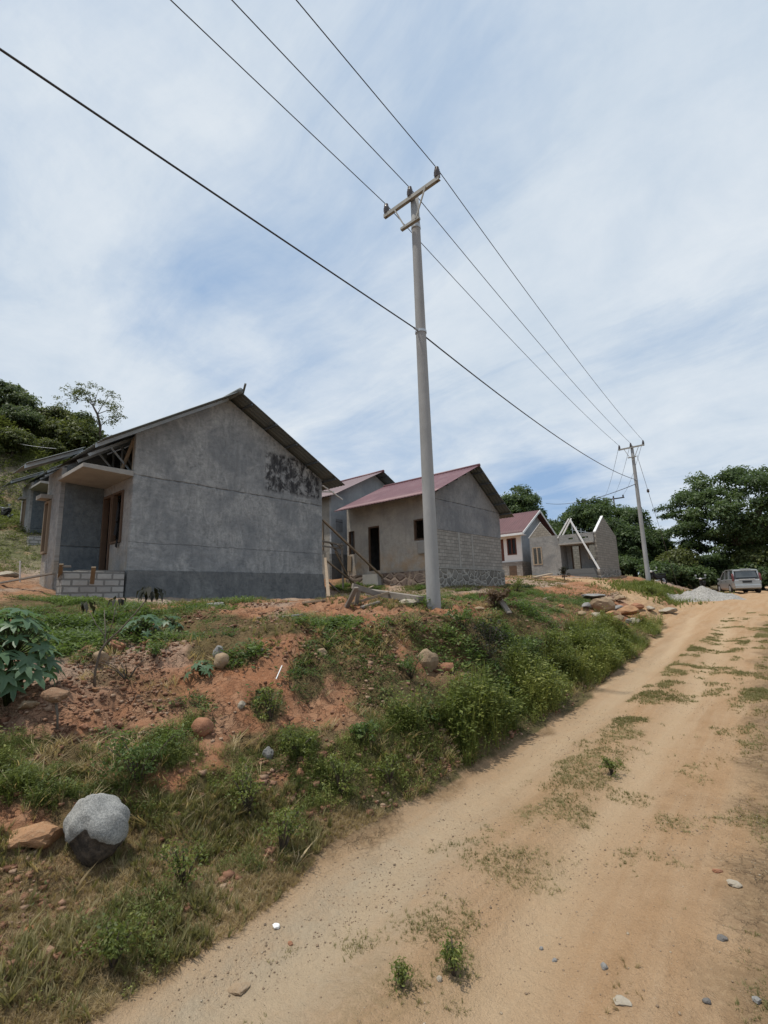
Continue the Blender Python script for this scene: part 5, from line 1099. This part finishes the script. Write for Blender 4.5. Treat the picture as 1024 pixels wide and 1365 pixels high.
RK = [(48, 1126, 72, 30, 'orange brown slab of rock half buried left of the grey boulder', 'r_orange', 2, .4), (295, 888, 22, 22, 'tan egg shaped rock on the crest of the bank', 'r_tan', 3, .9), (291, 878, 16, 18, 'grey brown rock just behind the egg shaped rock', 'r_grey', 4, .5),
      (270, 978, 30, 28, 'round red brown rock low on the red bank', 'r_red', 5, .8), (322, 945, 12, 12, 'small pale rock right of the round red brown rock', 'r_pale', 6, .4), (567, 892, 34, 38, 'large tan rock sticking out of the red bank below the near pole', 'r_tan', 7, .2),
      (430, 873, 16, 12, 'grey tan rock in the creepers left of the near pole', 'r_tan', 8, .3), (133, 884, 24, 18, 'grey brown earthy rock right of the sapling stem', 'r_tan', 9, .5), (153, 872, 26, 20, 'larger brown earthy rock behind the sapling stem', 'r_red', 10, .4),
      (36, 945, 28, 14, 'flat tan slab below the castor plant', 'r_tan', 11, .1), (192, 845, 0, 0, '', '', 0, 0), (322, 874, 12, 8, 'small white stone right of the egg shaped rock', 'r_pale', 12, .5), (347, 869, 10, 6, 'small cream stone on the crest in the middle of the bank', 'r_pale', 13, .5),
      (357, 1012, 16, 20, 'grey stone with lichen beside the round yellow green bush', 'r_grey', 14, .4), (400, 1040, 12, 14, 'small red stone in the weeds below the round bush', 'r_red', 15, .2), (198, 862, 18, 12, 'pale reddish rock edge below the grey plinth', 'r_red', 16, .3),
      (548, 808, 36, 10, 'flat cream stone lying by the fallen timber', 'r_pale', 17, .4), (588, 862, 6, 6, 'little pink stone above the large tan rock', 'r_red', 18, .4), (596, 897, 22, 20, 'dark red earth lump right of the large tan rock', 'r_red', 19, .2), (488, 776, 14, 10, 'white stone behind the timber trestle', 'r_pale', 20, .3),
      (10, 769, 30, 10, 'pale flat stone slab in front of the porch at the left edge', 'r_pale', 21, .1), (128, 922, 12, 8, 'orange stone below the sapling', 'r_orange', 22, .2), (112, 975, 14, 10, 'small red lump on the bare earth below the sapling', 'r_red', 23, .2), (345, 1045, 14, 10, 'small red brown stone left of the weed clump', 'r_red', 24, .3),
      (820, 762, 16, 7, 'pale rubble block at the foot of the block gable', 'r_pale', 25, .1), (640, 815, 14, 7, 'small tan stone on the crest right of the near pole', 'r_tan', 26, .3), (748, 811, 10, 6, 'brown clod on the slope left of the rock pile', 'r_red', 27, .3)]
for i, (px, py, w, hh, lab, m, sd, rn) in enumerate(RK):
    if w: rock(px, py, w, hh, lab, m, 40+sd, round_=rn)
PILE = [(812, 806, 16, 8, 'small tan rock wedged behind the largest rock of the pile', 'r_tan', 0), (850, 815, 16, 9, 'brownish rock at the back right of the pile', 'r_red', 0), (826, 830, 14, 8, 'rounded tan rock at the front middle of the pile', 'r_tan', .4), (868, 817, 12, 6, 'small pale rock strayed toward the lane from the pile', 'r_pale', .2), (783, 813, 16, 8, 'grey rock half in the grass left of the pile', 'r_grey', 0), (812, 838, 10, 6, 'smallest grey rock below the pile', 'r_grey', 0), (805, 818, 36, 20, 'largest tan rock of the pile beside the lane', 'r_tan', 0), (838, 822, 34, 15, 'wide pale orange rock at the right of the pile', 'r_orange', 0), (790, 799, 34, 6, 'long flat grey slab leaning above the pile', 'r_grey', 0), (826, 818, 18, 11, 'grey rock in the middle of the pile', 'r_grey', 0), (818, 826, 20, 11, 'orange rock at the front of the pile', 'r_orange', 0),
        (804, 832, 22, 6, 'pale flat slab at the lower front of the pile', 'r_pale', 0), (776, 823, 11, 7, 'small rounded tan rock left of the pile', 'r_tan', .6), (845, 835, 20, 9, 'pale rounded rock at the lower right of the pile', 'r_pale', .5), (828, 803, 20, 7, 'tan rock behind the pile near the lane bend', 'r_tan', 0), (832, 812, 14, 8, 'small brown rock at the back of the pile', 'r_red', 0), (858, 825, 14, 9, 'last small orange rock at the right end of the pile', 'r_orange', 0), (795, 826, 14, 9, 'small cream rock at the left foot of the largest rock', 'r_pale', 0), (892, 818, 26, 7, 'flat pale stone at the lane corner beyond the pile', 'r_pale', .1), (838, 832, 12, 7, 'little grey rock between the two front rocks', 'r_grey', 0)]
for i, (px, py, w, hh, lab, m, rn) in enumerate(PILE): rock(px, py, w*1.1, hh*1.15, lab, m, 120+i, group='rock pile beside the lane', round_=rn, sink=.05, deep=.9)
LR = [(980, 1181, 26, 10, 'pale flat stone at the right edge of the lane', 'r_pale', .2), (957, 1163, 16, 9, 'dark brown stone near the pale flat stone', 'r_red', .2), (806, 1294, 13, 12, 'round grey brown stone in the middle of the lane near the bottom', 'r_grey', .7), (963, 1252, 20, 9, 'flat blue grey stone at the right of the lane', 'r_blue', .2),
      (943, 1340, 14, 10, 'blue grey pebble near the bottom edge', 'r_blue', .5), (1010, 1340, 16, 12, 'grey stone in the bottom right corner', 'r_grey', .4), (586, 1310, 10, 12, 'cream stone beside the tall weed in the lane', 'r_pale', .4), (740, 1283, 10, 7, 'small grey stone left of the round lane stone', 'r_grey', .4), (722, 1268, 8, 8, 'second small grey stone in the lane', 'r_grey', .4), (387, 1262, 10, 8, 'small brown stone on the sandy edge of the lane', 'r_red', .3), (830, 1338, 34, 9, 'flat pale stone flush in the lane near the bottom', 'r_pale', .1), (318, 1320, 40, 12, 'flat tan stone set in the lane at the bottom left', 'r_tan', .1)]
for i, (px, py, w, hh, lab, m, rn) in enumerate(LR): rock(px, py, w*.8, hh*.8, lab, m, 160+i, group='single stones on the lane', round_=rn, sink=.3 if hh > 9 else .4)
tag(rock(38, 1242, 22, 7, 'broken terracotta tile shard lying in the dry grass', 'shard', 190, 'tile_shard', None, cat='tile shard'), None)
o = rock(368, 1237, 13, 7, 'scrap of white plastic litter on the sandy lane edge', 'white_trim', 191, 'litter_scrap', None, cat='litter')
o = rock(288, 810, 30, 9, 'little heap of grey broken concrete in front of the plinth', 'r_grey', 192, 'rubble_heap', None, cat='rubble')
def boulder():
    g = gpt(126, 1140); D = (g-CAM)@FW; s = D/F; a = 43*s
    k = NT('granite_with_dark_break'); X = k.sep(); n = k.noise(9, 6, .75); f = k.noise(90, 3, .8); col = k.mix(k.ramp(n, [(.35, 0), (.65, 1)]), (.29,.29,.275), (.20,.20,.19)); col = k.mix(k.math('MULTIPLY', k.ramp(f, [(.48, 0), (.62, 1)]), .6), col, (.47,.46,.43)); col = k.mix(k.math('MULTIPLY', k.ramp(f, [(.36, 1), (.45, 0)]), .6), col, (.12,.12,.12))
    dk = k.mix(k.ramp(k.noise(16, 5, .75), [(.4, 0), (.66, 1)]), (.03,.025,.021), (.115,.09,.07)); e = k.math('MULTIPLY', k.math('SUBTRACT', k.noise(12, 4, .7), .5), .02)
    # the lower broken face: a gable shaped dark break below a peak, in the boulder's own axes (x across, z up)
    xx = k.math('ADD', X['X'], e); dd = k.math('SUBTRACT', k.math('SUBTRACT', .30*a, k.math('MULTIPLY', k.math('ABSOLUTE', k.math('SUBTRACT', xx, .10*a)), .75)), X['Z'])
    m = k.math('MULTIPLY', k.ramp(k.math('DIVIDE', dd, .02*a), [(.0, 0), (1, 1)]), k.math('LESS_THAN', X['Y'], .1*a))
    MAT['boulder'] = k.done(k.mix(m, col, dk), .88, bump=k.math('ADD', n, k.math('MULTIPLY', f, .4)), bstr=.7, bdist=.02)
    me = rock_mesh(777, a, a*.8, a*1.0, facets=6, sub=4, round_=.75)
    for v in me.vertices:      # the break face is chopped back below the peak
        if v.co.y < 0 and v.co.z < .30*a-abs(v.co.x-.1*a)*.75: v.co.y *= .84; v.co.x *= .98
    o = link_mesh('boulder', me, MAT['boulder'], None, (g[0], g[1], g[2]+a*.68)); o.rotation_euler.z = AZ-.1; tag(o, 'grey speckled boulder with a dark broken lower face in the dry grass', 'boulder')
boulder()
def clump_on_root():
    g = gpt(76, 978); D = (g-CAM)@FW; h = empty('uprooted_clump', tuple(g), 'clump of matted earth perched on a bare root below the castor plant', 'root clump')
    MB().tube([g-np.array([0, 0, .03]), at(77, 955, D), at(75, 938, D)], [.012, .010, .012], 7).build('root', MAT['bark_pale'], h, smooth=True)
    c = at(74, 926, D); me = rock_mesh(31, .12, .11, .075, facets=10, round_=.2); o = link_mesh('earth_clump', me, MAT['clod2'], h); o.location = Vector(c)-h.location
MAT['clod2'] = rock_mat('matted_earth', (.26,.16,.10), (.17,.10,.06), (.36,.27,.18), .6)
clump_on_root()

# ------------------------------------------------------------------ timber, scaffold and odds and ends
def plank(p, q, w, t, lab, mat='wood', name='plank', group='loose timbers beside the houses', cat='plank'):
    p = np.array(p); q = np.array(q); m = MB().beam(p, q, w, t); return tag(m.build(name, MAT[mat], None, bevel=.004, loc=tuple(np.minimum(p, q))), lab, cat, group)
gp = lambda px, py, dz=0: gpt(px, py)+np.array([0, 0, dz])
e = gp(519, 779, .03); plank(on_y(430, 693, 13.95), e, .14, .06, 'long timber plank slanting from the grey house corner down to the ground', 'wood')
plank(at(433, 736, 20.3), gp(438, 797, .02), .09, .05, 'upright scaffold plank against the corner of the dark plinth', 'wood')
plank(at(436, 748, 20.3), gp(476, 781, .03), .07, .05, 'thin sloping batten behind the timber trestle', 'wood')
plank(at(437, 775, 20.0), gp(453, 791, .03), .06, .05, 'short low batten at the right foot of the dark plinth', 'wood_grey')
S1 = at(428, 721, 21.2); S2 = at(458, 727, 22.6)
sc = empty('scaffold', (S1[0], S1[1], H(S1[1], S1[0])), 'rough wooden scaffold platform behind the corner of the nearest house', 'scaffold')
MB().beam(S1, S2, .12, .06).beam(S1-np.array([0, 0, .22]), S2-np.array([0, 0, .16]), .08, .06).build('platform', MAT['wood_grey'], sc)
for (a, b) in (((441, 724), (457, 746)), ((450, 726), (457, 732))): MB().beam(at(*a, 22.0), at(b[0], b[1], 22.6), .06, .06).build('brace', MAT['wood_grey'], sc)
gg = at(457, 746, 22.6); MB().tube([at(456, 724, 22.5), (gg[0], gg[1], H(gg[1], gg[0])-.1)], .045, 8).build('post', MAT['wood_grey'], sc)
MB().tube([S1+np.array([0, 0, .1]), (S1[0], S1[1], H(S1[1], S1[0])-.1)], .045, 8).build('post', MAT['wood_grey'], sc)
# trestle of rough boards
T1 = gpt(463, 812); DT = (T1-CAM)@FW; tr = empty('timber_trestle', tuple(T1), 'broken trestle of rough grey boards lying left of the near pole', 'trestle')
TP = lambda px, py, o=0: at(px, py, DT+o)
MB().beam(TP(470, 781), TP(506, 793, .5), .05, .10).build('top_board', MAT['wood_grey'], tr, bevel=.004)
MB().beam(TP(475, 783, -.05), gpt(462, 811), .10, .04).build('leg', MAT['wood_grey'], tr, bevel=.004); MB().beam(TP(478, 786, .1), TP(475, 806, .15), .08, .04).build('leg', MAT['wood_grey'], tr, bevel=.004)
MB().beam(gp(465, 810, .04), TP(519, 790, .3), .07, .05).build('lower_board', MAT['wood'], tr, bevel=.004)
plank(TP(492, 789, .9), gp(562, 806, .06), .16, .12, 'thick fallen timber beam running from the trestle to the near pole', 'wood_grey')
plank(gp(482, 812, .03), gp(505, 806, .05), .16, .04, 'short wide board on the ground behind the trestle', 'wood_grey')
plank(gp(378, 824, .02), gp(402, 821, .02), .05, .03, 'small whitish stick on the bare earth before the plinth', 'slab', 'stick', cat='stick'); plank(gp(598, 822, .04), gp(611, 834, .02), .035, .03, 'short pale stick on the red earth right of the near pole', 'wood_pale', 'stick', cat='stick')
plank(gp(368, 918, .10), gp(376, 905, .14), .012, .012, 'tiny white twig upright on the red bank', 'white_trim', 'stick', cat='stick')
plank(gp(664, 808, .22), gp(680, 826, .06), .12, .05, 'greyish board end sticking out of the dead brush', 'wood_grey')
plank(gp(0, 779, .04), at(72, 764, 13.2), .10, .05, 'long thin pole lying before the porch at the far left', 'wood_grey')
plank(gp(77, 792, .02), at(82, 752, 12.9), .10, .04, 'wooden stake leaning on the left end of the low block wall', 'wood'); plank(gp(121, 795, .02), at(125, 756, 13.2), .11, .04, 'second wooden stake against the middle of the low block wall', 'wood')
plank(at(83, 755, 13.0), at(95, 755, 13.1), .12, .05, 'short board resting on top of the low block wall', 'wood_grey')
o = gpt(27, 776); tag(MB().tube([o-np.array([0, 0, .1]), at(27, 748, (o-CAM)@FW)], .025, 8).build('upright_pipe', MAT['white_trim'], None, loc=tuple(o)), 'thin white pipe standing upright at the far left', 'pipe')
plank(gp(470, 795, .05), gp(498, 786, .12), .10, .04, 'loose board lying between the dark plinth and the trestle', 'wood_pale'); plank(at(447, 735, 21.6), gp(470, 783, .05), .07, .05, 'thin pole leaning on the scaffold platform', 'wood'); plank(gp(520, 782, .04), gp(548, 779, .06), .12, .05, 'weathered board at the foot of the long beige wall', 'wood_grey'); plank(gp(405, 806, .03), gp(432, 803, .04), .09, .04, 'broken board lying in front of the dark plinth', 'wood')
plank(gp(712, 772, .1), gp(735, 770, .25), .3, .08, 'stack of pale boards on the ground before the roofless house', 'wood_pale'); plank(gp(645, 826, .0), gp(700, 800, .0), .05, .04, 'thin fallen pole on the slope below the fieldstone house', 'wood_pale')
plank(gp(810, 768, .1), gp(835, 772, .05), .14, .05, 'pale board among the rubble at the block gable', 'wood_pale'); plank(gp(725, 800, .02), gp(745, 795, .02), .06, .05, 'small pale board on the grassy slope left of the rock pile', 'wood_pale')
# gravel heap
def gravel():
    g = gpt(947, 800); D = (g-CAM)@FW; rng = np.random.default_rng(8); n = 60; rx = 2.1; ry = 1.3; hh = .66
    U, Vv = np.meshgrid(np.linspace(-1.15, 1.15, n), np.linspace(-1.15, 1.15, n)); r = np.sqrt(U**2+Vv**2)
    z = hh*np.clip(1-r, -.1, 1)**.85 if False else hh*(np.clip(1.02-r, 0, 1)**.9)-.03
    z = z*(1+fbm(U*3, Vv*3, 3, 5)*.35)+fbm(U*16, Vv*16, 2, 6)*.035*(r < 1.05)
    ca, sa = math.cos(AZ), math.sin(AZ); lx = U*rx; ly = Vv*ry+.6
    X = g[0]+lx*ca-ly*sa; Y = g[1]+lx*sa+ly*ca; Zg = height(Y.ravel(), X.ravel()).reshape(X.shape)
    V = np.stack([X.ravel(), Y.ravel(), (Zg+z).ravel()], 1); idx = np.arange(n*n).reshape(n, n); Q = np.stack([idx[:-1, :-1].ravel(), idx[:-1, 1:].ravel(), idx[1:, 1:].ravel(), idx[1:, :-1].ravel()], 1)
    k = NT('grey_gravel'); c = k.ramp(k.voro(26, out='Color'), [(0, (.14,.135,.13)), (.5, (.30,.29,.27)), (1, (.48,.46,.43))]); c = k.mix(k.math('MULTIPLY', k.noise(2, 4, .6), .4), c, (.28,.25,.21))
    o = np_mesh('gravel_heap', V, Q, k.done(c, .95, bump=k.voro(26), bstr=.9, bdist=.03), loc=tuple(g), smooth=True); tag(o, 'heap of grey gravel beside the lane in front of the car', 'gravel heap')
gravel()
# ------------------------------------------------------------------ car and motorcycles
def car():
    MAT['car'] = plain('silver_grey_paint', (.42,.435,.44), (.37,.385,.39), 2, .32, .55, 0, 0, spec=.5); MAT['tyre'] = plain('tyre_rubber', (.02,.02,.02), (.03,.03,.03), 9, .9); MAT['lamp_red'] = plain('red_lamp', (.16,.05,.05), (.12,.04,.04), 9, .2); MAT['lamp_clear'] = plain('clear_lamp', (.55,.55,.55), (.45,.45,.45), 9, .15); MAT['trim'] = plain('black_trim', (.015,.015,.016), (.02,.02,.02), 9, .6); MAT['plate'] = plain('dark_plate', (.02,.02,.022), (.03,.03,.03), 9, .5)
    b = at(999, 793, 31.5); zb = H(b[1], b[0]); h = empty('parked_car', (b[0], b[1], zb), 'silver grey people carrier parked with its rear to the lane under the largest tree', 'car')
    ang = AZ-math.radians(21); h.rotation_euler.z = ang     # local +y is the way the car faces
    def part(mb, name, mat, par=h, **kw):
        o = mb.build(name, MAT[mat], None, **kw); o.parent = par
        return o
    # stations along y: rear 0 .. front 4.15 ; (y, half width bottom, hw belt, z bottom, z belt)
    st = [(.0, .70, .72, .34, .86), (.12, .79, .80, .26, .93), (.7, .82, .83, .24, .95), (1.5, .83, .84, .22, .94), (2.6, .83, .84, .22, .93), (3.2, .81, .82, .22, .90), (3.75, .76, .76, .24, .80), (4.1, .60, .60, .30, .66)]
    m = MB(); n = len(st); R = []
    for (y, wb, wt, z0, z1) in st:
        R.append([(-wb*.92, y, z0), (-wb, y, z0+.12), (-wt*1.01, y, (z0+z1)/2+.08), (-wt*.98, y, z1), (0, y, z1+.02), (wt*.98, y, z1), (wt*1.01, y, (z0+z1)/2+.08), (wb, y, z0+.12), (wb*.92, y, z0)])
    vs = [v for r in R for v in r]; fs = []; k = 9
    for i in range(n-1):
        for j in range(k): fs.append((i*k+j, (i+1)*k+j, (i+1)*k+(j+1) % k, i*k+(j+1) % k))
    fs += [tuple(range(k)), tuple(range((n-1)*k+k-1, (n-1)*k-1, -1))]; m.add(vs, fs); part(m, 'body', 'car', smooth=False, bevel=.03)
    # cabin: pillars and roof in paint, glass inside
    cab = [(.06, .74, .94), (.22, .66, 1.52), (2.0, .66, 1.58), (2.55, .62, 1.50), (3.25, .74, .93)]
    g = MB(); s_ = .985; pts = [(.10, .735, .95), (.24, .64, 1.50), (2.0, .64, 1.55), (2.52, .60, 1.47), (3.18, .73, .93)]
    L = [(-w, y, z) for y, w, z in pts]; Rr = [(w, y, z) for y, w, z in pts]
    g.add(L+Rr, [(4,3,2,1,0), (5,6,7,8,9)]+[(i, i+1, i+6, i+5) for i in range(4)]+[(0, 5, 9, 4)]); part(g, 'cabin_glass', 'glass')
    rf = MB(); rp = [(.12, .655, 1.50), (.24, .67, 1.545), (1.2, .68, 1.60), (2.0, .67, 1.59), (2.56, .62, 1.50)]
    a = [(-w, y, z) for y, w, z in rp]+[(w, y, z) for y, w, z in rp]; c = [(x, y, z-.05) for x, y, z in a]
    rf.add(a+c, [(i, i+1, i+6, i+5) for i in range(4)]+[(10+i, 15+i, 16+i, 11+i) for i in range(4)]+[(i, 10+i, 11+i, i+1) for i in range(4)]+[(5+i, 6+i, 16+i, 15+i) for i in range(4)]+[(0, 5, 15, 10), (4, 14, 19, 9)]); part(rf, 'roof', 'car', smooth=False)
    for sx in (-1, 1):
        p = MB().beam((sx*.735, .09, .93), (sx*.645, .21, 1.51), .09, .07, (0,1,0)).beam((sx*.755, 1.05, .93), (sx*.66, 1.1, 1.54), .10, .03, (0,1,0)).beam((sx*.755, 2.05, .93), (sx*.65, 1.98, 1.54), .07, .03, (0,1,0)).beam((sx*.75, 3.2, .92), (sx*.615, 2.52, 1.48), .06, .05); part(p, 'pillars', 'car')
        part(MB().prism([(-.02, .80), (-.02, 1.12), (.10, 1.30), (.16, 1.28), (.14, .82)], 'x', sx*.70, sx*.80), 'tail_lamp', 'lamp_red', bevel=.01)
        part(MB().lathe((0, 0, 0), [(.001, 0), (.001, .001)], 3).box(sx*.80, sx*.98, 2.72, 2.80, .93, 1.06), 'wing_mirror', 'car', bevel=.02)
        part(MB().box(sx*.835, sx*.852, 1.35, 1.52, .78, .81).box(sx*.835, sx*.852, 2.35, 2.52, .78, .81), 'door_handle', 'trim')
        part(MB().box(sx*.74, sx*.60, 3.72, 3.98, .62, .76), 'headlight', 'lamp_clear', bevel=.02)
        for yy in (.72, 3.28):
            w = MB(); N = 20; x0, x1 = sx*.62, sx*.835
            vs = [(x, yy+.315*math.cos(2*PI*i/N), .315+.315*math.sin(2*PI*i/N)) for x in (x0, x1) for i in range(N)]
            w.add(vs, [(i, (i+1) % N, N+(i+1) % N, N+i) for i in range(N)]+[tuple(range(N)), tuple(range(2*N-1, N-1, -1))]); t = part(w, 'wheel', 'tyre', bevel=.02)
            vs = [(x, yy+.19*math.cos(2*PI*i/N), .315+.19*math.sin(2*PI*i/N)) for x in (sx*.80, sx*.842) for i in range(N)]
            r_ = MB().add(vs, [(i, (i+1) % N, N+(i+1) % N, N+i) for i in range(N)]+[tuple(range(N)), tuple(range(2*N-1, N-1, -1))]); part(r_, 'rim', 'steel', t)
    rw = MB().add([(-.60, .072, 1.02), (.60, .072, 1.02), (.54, .185, 1.47), (-.54, .185, 1.47), (-.60, .055, 1.02), (.60, .055, 1.02), (.54, .168, 1.47), (-.54, .168, 1.47)], [(0,3,2,1), (4,5,6,7), (0,1,5,4), (1,2,6,5), (2,3,7,6), (3,0,4,7)]); MAT['rear_glass'] = plain('sky_reflecting_rear_glass', (.10,.11,.115), (.13,.14,.145), 2, .06, .6, 0, 0, spec=.8); part(rw, 'rear_window', 'rear_glass')
    part(MB().box(-.72, .72, -.11, .14, .30, .56), 'rear_bumper', 'car', bevel=.05); part(MB().box(-.26, .26, -.022, -.004, .67, .81), 'number_plate', 'plate')
    part(MB().box(-.45, .45, -.03, -.004, .86, .92), 'boot_trim', 'lamp_clear', bevel=.01); part(MB().box(-.30, .30, .0, .16, 1.555, 1.60), 'roof_spoiler', 'car', bevel=.015)
    return h
car()
def motorcycle(px, py, D, rz, lab):
    b = at(px, py, D); zb = H(b[1], b[0]); h = empty('motorcycle', (b[0], b[1], zb), lab, 'motorcycle', 'parked motorcycles'); h.rotation_euler.z = rz
    def part(mb, name, mat, par=h, **kw):
        o = mb.build(name, MAT[mat], None, **kw); o.parent = par; return o
    for yy in (-.6, .6):
        w = MB(); N = 18
        for i in range(N): 
            a0 = 2*PI*i/N; a1 = 2*PI*(i+1)/N; w.tube([(0, yy+.25*math.cos(a0), .29+.25*math.sin(a0)), (0, yy+.25*math.cos(a1), .29+.25*math.sin(a1))], .045, 6)
        t = part(w, 'wheel', 'tyre')
        part(MB().tube([(-.03, yy, .29), (.03, yy, .29)], .13, 12), 'hub', 'steel', t)
    part(MB().tube([(0, -.6, .32), (0, -.2, .42), (0, .25, .5), (0, .45, .85)], .05, 8).tube([(.05, .6, .29), (.05, .42, .95)], .025, 6).tube([(-.05, .6, .29), (-.05, .42, .95)], .025, 6), 'frame', 'trim', smooth=True)
    part(MB().prism([(-.75, .62), (-.3, .45), (.1, .42), (.35, .62), (.48, .98), (.38, 1.0), (.15, .70), (-.3, .70), (-.75, .74)], 'x', -.11, .11), 'fairing', 'trim', bevel=.03)
    part(MB().prism([(-.75, .76), (-.1, .72), (.12, .74), (-.05, .82), (-.75, .84)], 'x', -.12, .12), 'seat', 'tyre', bevel=.03)
    part(MB().tube([(-.34, .30, 1.02), (0, .42, .99), (.34, .30, 1.02)], .016, 6), 'handlebar', 'steel', smooth=True)
    part(MB().lathe((0, .50, .88), [(.02, 0), (.085, .03), (.09, .1), (.05, .16)], 10), 'headlight', 'lamp_clear', smooth=True)
    for sx in (-1, 1): part(MB().tube([(sx*.26, .32, 1.02), (sx*.30, .30, 1.2)], .008, 5).box(sx*.36, sx*.24, .29, .31, 1.18, 1.28), 'mirror', 'steel')
    part(MB().tube([(.14, .05, .30), (.16, -.5, .34), (.16, -.8, .42)], [.03, .05, .045], 8), 'exhaust', 'steel', smooth=True)
    return h
motorcycle(938, 789, 35, AZ+2.4, 'dark motorcycle in the deep shade behind the gravel heap'); motorcycle(877, 776, 34.5, AZ+1.9, 'motorcycle parked behind the foot of the second pole'); motorcycle(2, 726, 31, AZ+1.0, 'dark motorcycle uphill at the left edge beside the far grey house')

# ------------------------------------------------------------------ sky and sun
w = bpy.data.worlds.new('World'); scene.world = w; w.use_nodes = True; nt = w.node_tree; nt.nodes.clear()
SUN_EL = math.radians(73); SUN_AZ = math.radians(-146)
class WT(NT):
    def __init__(s, t): s.t = t; s._obj = None
k = WT(nt); out = k.n('ShaderNodeOutputWorld'); bg = k.n('ShaderNodeBackground'); k.l(bg.outputs[0], out.inputs[0]); bg.inputs['Strength'].default_value = .1
sky = k.n('ShaderNodeTexSky', sky_type='NISHITA', sun_disc=False, sun_elevation=SUN_EL, sun_rotation=SUN_AZ, altitude=100, air_density=1.0, dust_density=1.2, ozone_density=1.5)
d = k.n('ShaderNodeTexCoord').outputs['Generated']; X = k.sep(d); zc = k.math('ADD', k.math('MAXIMUM', X['Z'], 0), .22)
pl = k.comb(k.math('DIVIDE', X['X'], zc), k.math('DIVIDE', X['Y'], zc), 0)
warp = k.noise(.9, 3, .5, pl, col=True)
wv = k.n('ShaderNodeVectorMath', operation='MULTIPLY_ADD'); k.l(warp, wv.inputs[0]); wv.inputs[1].default_value = (.5, .5, 0); k.l(pl, wv.inputs[2]); pw = wv.outputs[0]
big = k.noise(.62, 5, .55, k.map(pw, (1, 1.0, 1), (3.1, .4, 0))); st = k.noise(1.7, 7, .62, k.map(pw, (.45, 1.5, 1), (.7, 2.2, 0), (0, 0, .55)), .5); fine = k.noise(3.2, 6, .65, k.map(pw, (1, 1, 1), (4, 1, 0)))
cov = k.math('ADD', k.math('MULTIPLY', big, .95), k.math('ADD', k.math('MULTIPLY', st, .66), k.math('MULTIPLY', fine, .26)))
def lobe(px, py, sharp, amt):
    v = ray(px, py); v = v/np.linalg.norm(v); dp = k.n('ShaderNodeVectorMath', operation='DOT_PRODUCT'); k.l(d, dp.inputs[0]); dp.inputs[1].default_value = tuple(v)
    e = k.math('POWER', k.math('MAXIMUM', dp.outputs['Value'], 0), sharp); return k.math('MULTIPLY', e, amt)
for L in ((920, 150, 9, .20), (250, 430, 20, .03), (745, 665, 90, -.38), (960, 430, 70, -.17), (330, 480, 40, -.05), (640, 600, 60, .06), (140, 120, 14, .0), (20, 500, 60, .08), (820, 520, 40, .05)): cov = k.math('ADD', cov, lobe(*L))
hz = k.math('MULTIPLY', k.math('POWER', k.math('SUBTRACT', 1, k.math('MAXIMUM', X['Z'], 0)), 9), .14); cov = k.math('ADD', cov, hz)
m = k.ramp(cov, [(.62, .06), (.76, .45), (.90, .80), (1.04, .98)])
shade = k.ramp(k.math('ADD', k.math('MULTIPLY', fine, .5), k.math('MULTIPLY', st, .5)), [(.35, 0), (.7, 1)])
cl = k.mix(shade, (5.6, 6.6, 7.75), (7.8, 8.35, 8.9))
blue = k.mix(.8, sky.outputs[0], (3.0, 4.7, 7.4))
k.l(k.mix(m, blue, cl), bg.inputs['Color'])
sl = bpy.data.lights.new('sun', 'SUN'); sl.energy = 3.7; sl.angle = math.radians(1.5); sl.color = (1, .94, .84); so = bpy.data.objects.new('sun', sl); COL.objects.link(so)
sd = Vector((math.sin(SUN_AZ)*math.cos(SUN_EL), math.cos(SUN_AZ)*math.cos(SUN_EL), math.sin(SUN_EL))); so.rotation_euler = sd.to_track_quat('Z', 'Y').to_euler(); so.location = (0, 0, 40)
vs = scene.view_settings; vs.view_transform = 'Standard'; vs.look = 'None'; vs.exposure = 0; vs.gamma = 1; vs.use_curve_mapping = False
scene.cycles.max_bounces = 6; scene.cycles.diffuse_bounces = 4; scene.cycles.glossy_bounces = 2; scene.cycles.transmission_bounces = 3; scene.cycles.transparent_max_bounces = 4
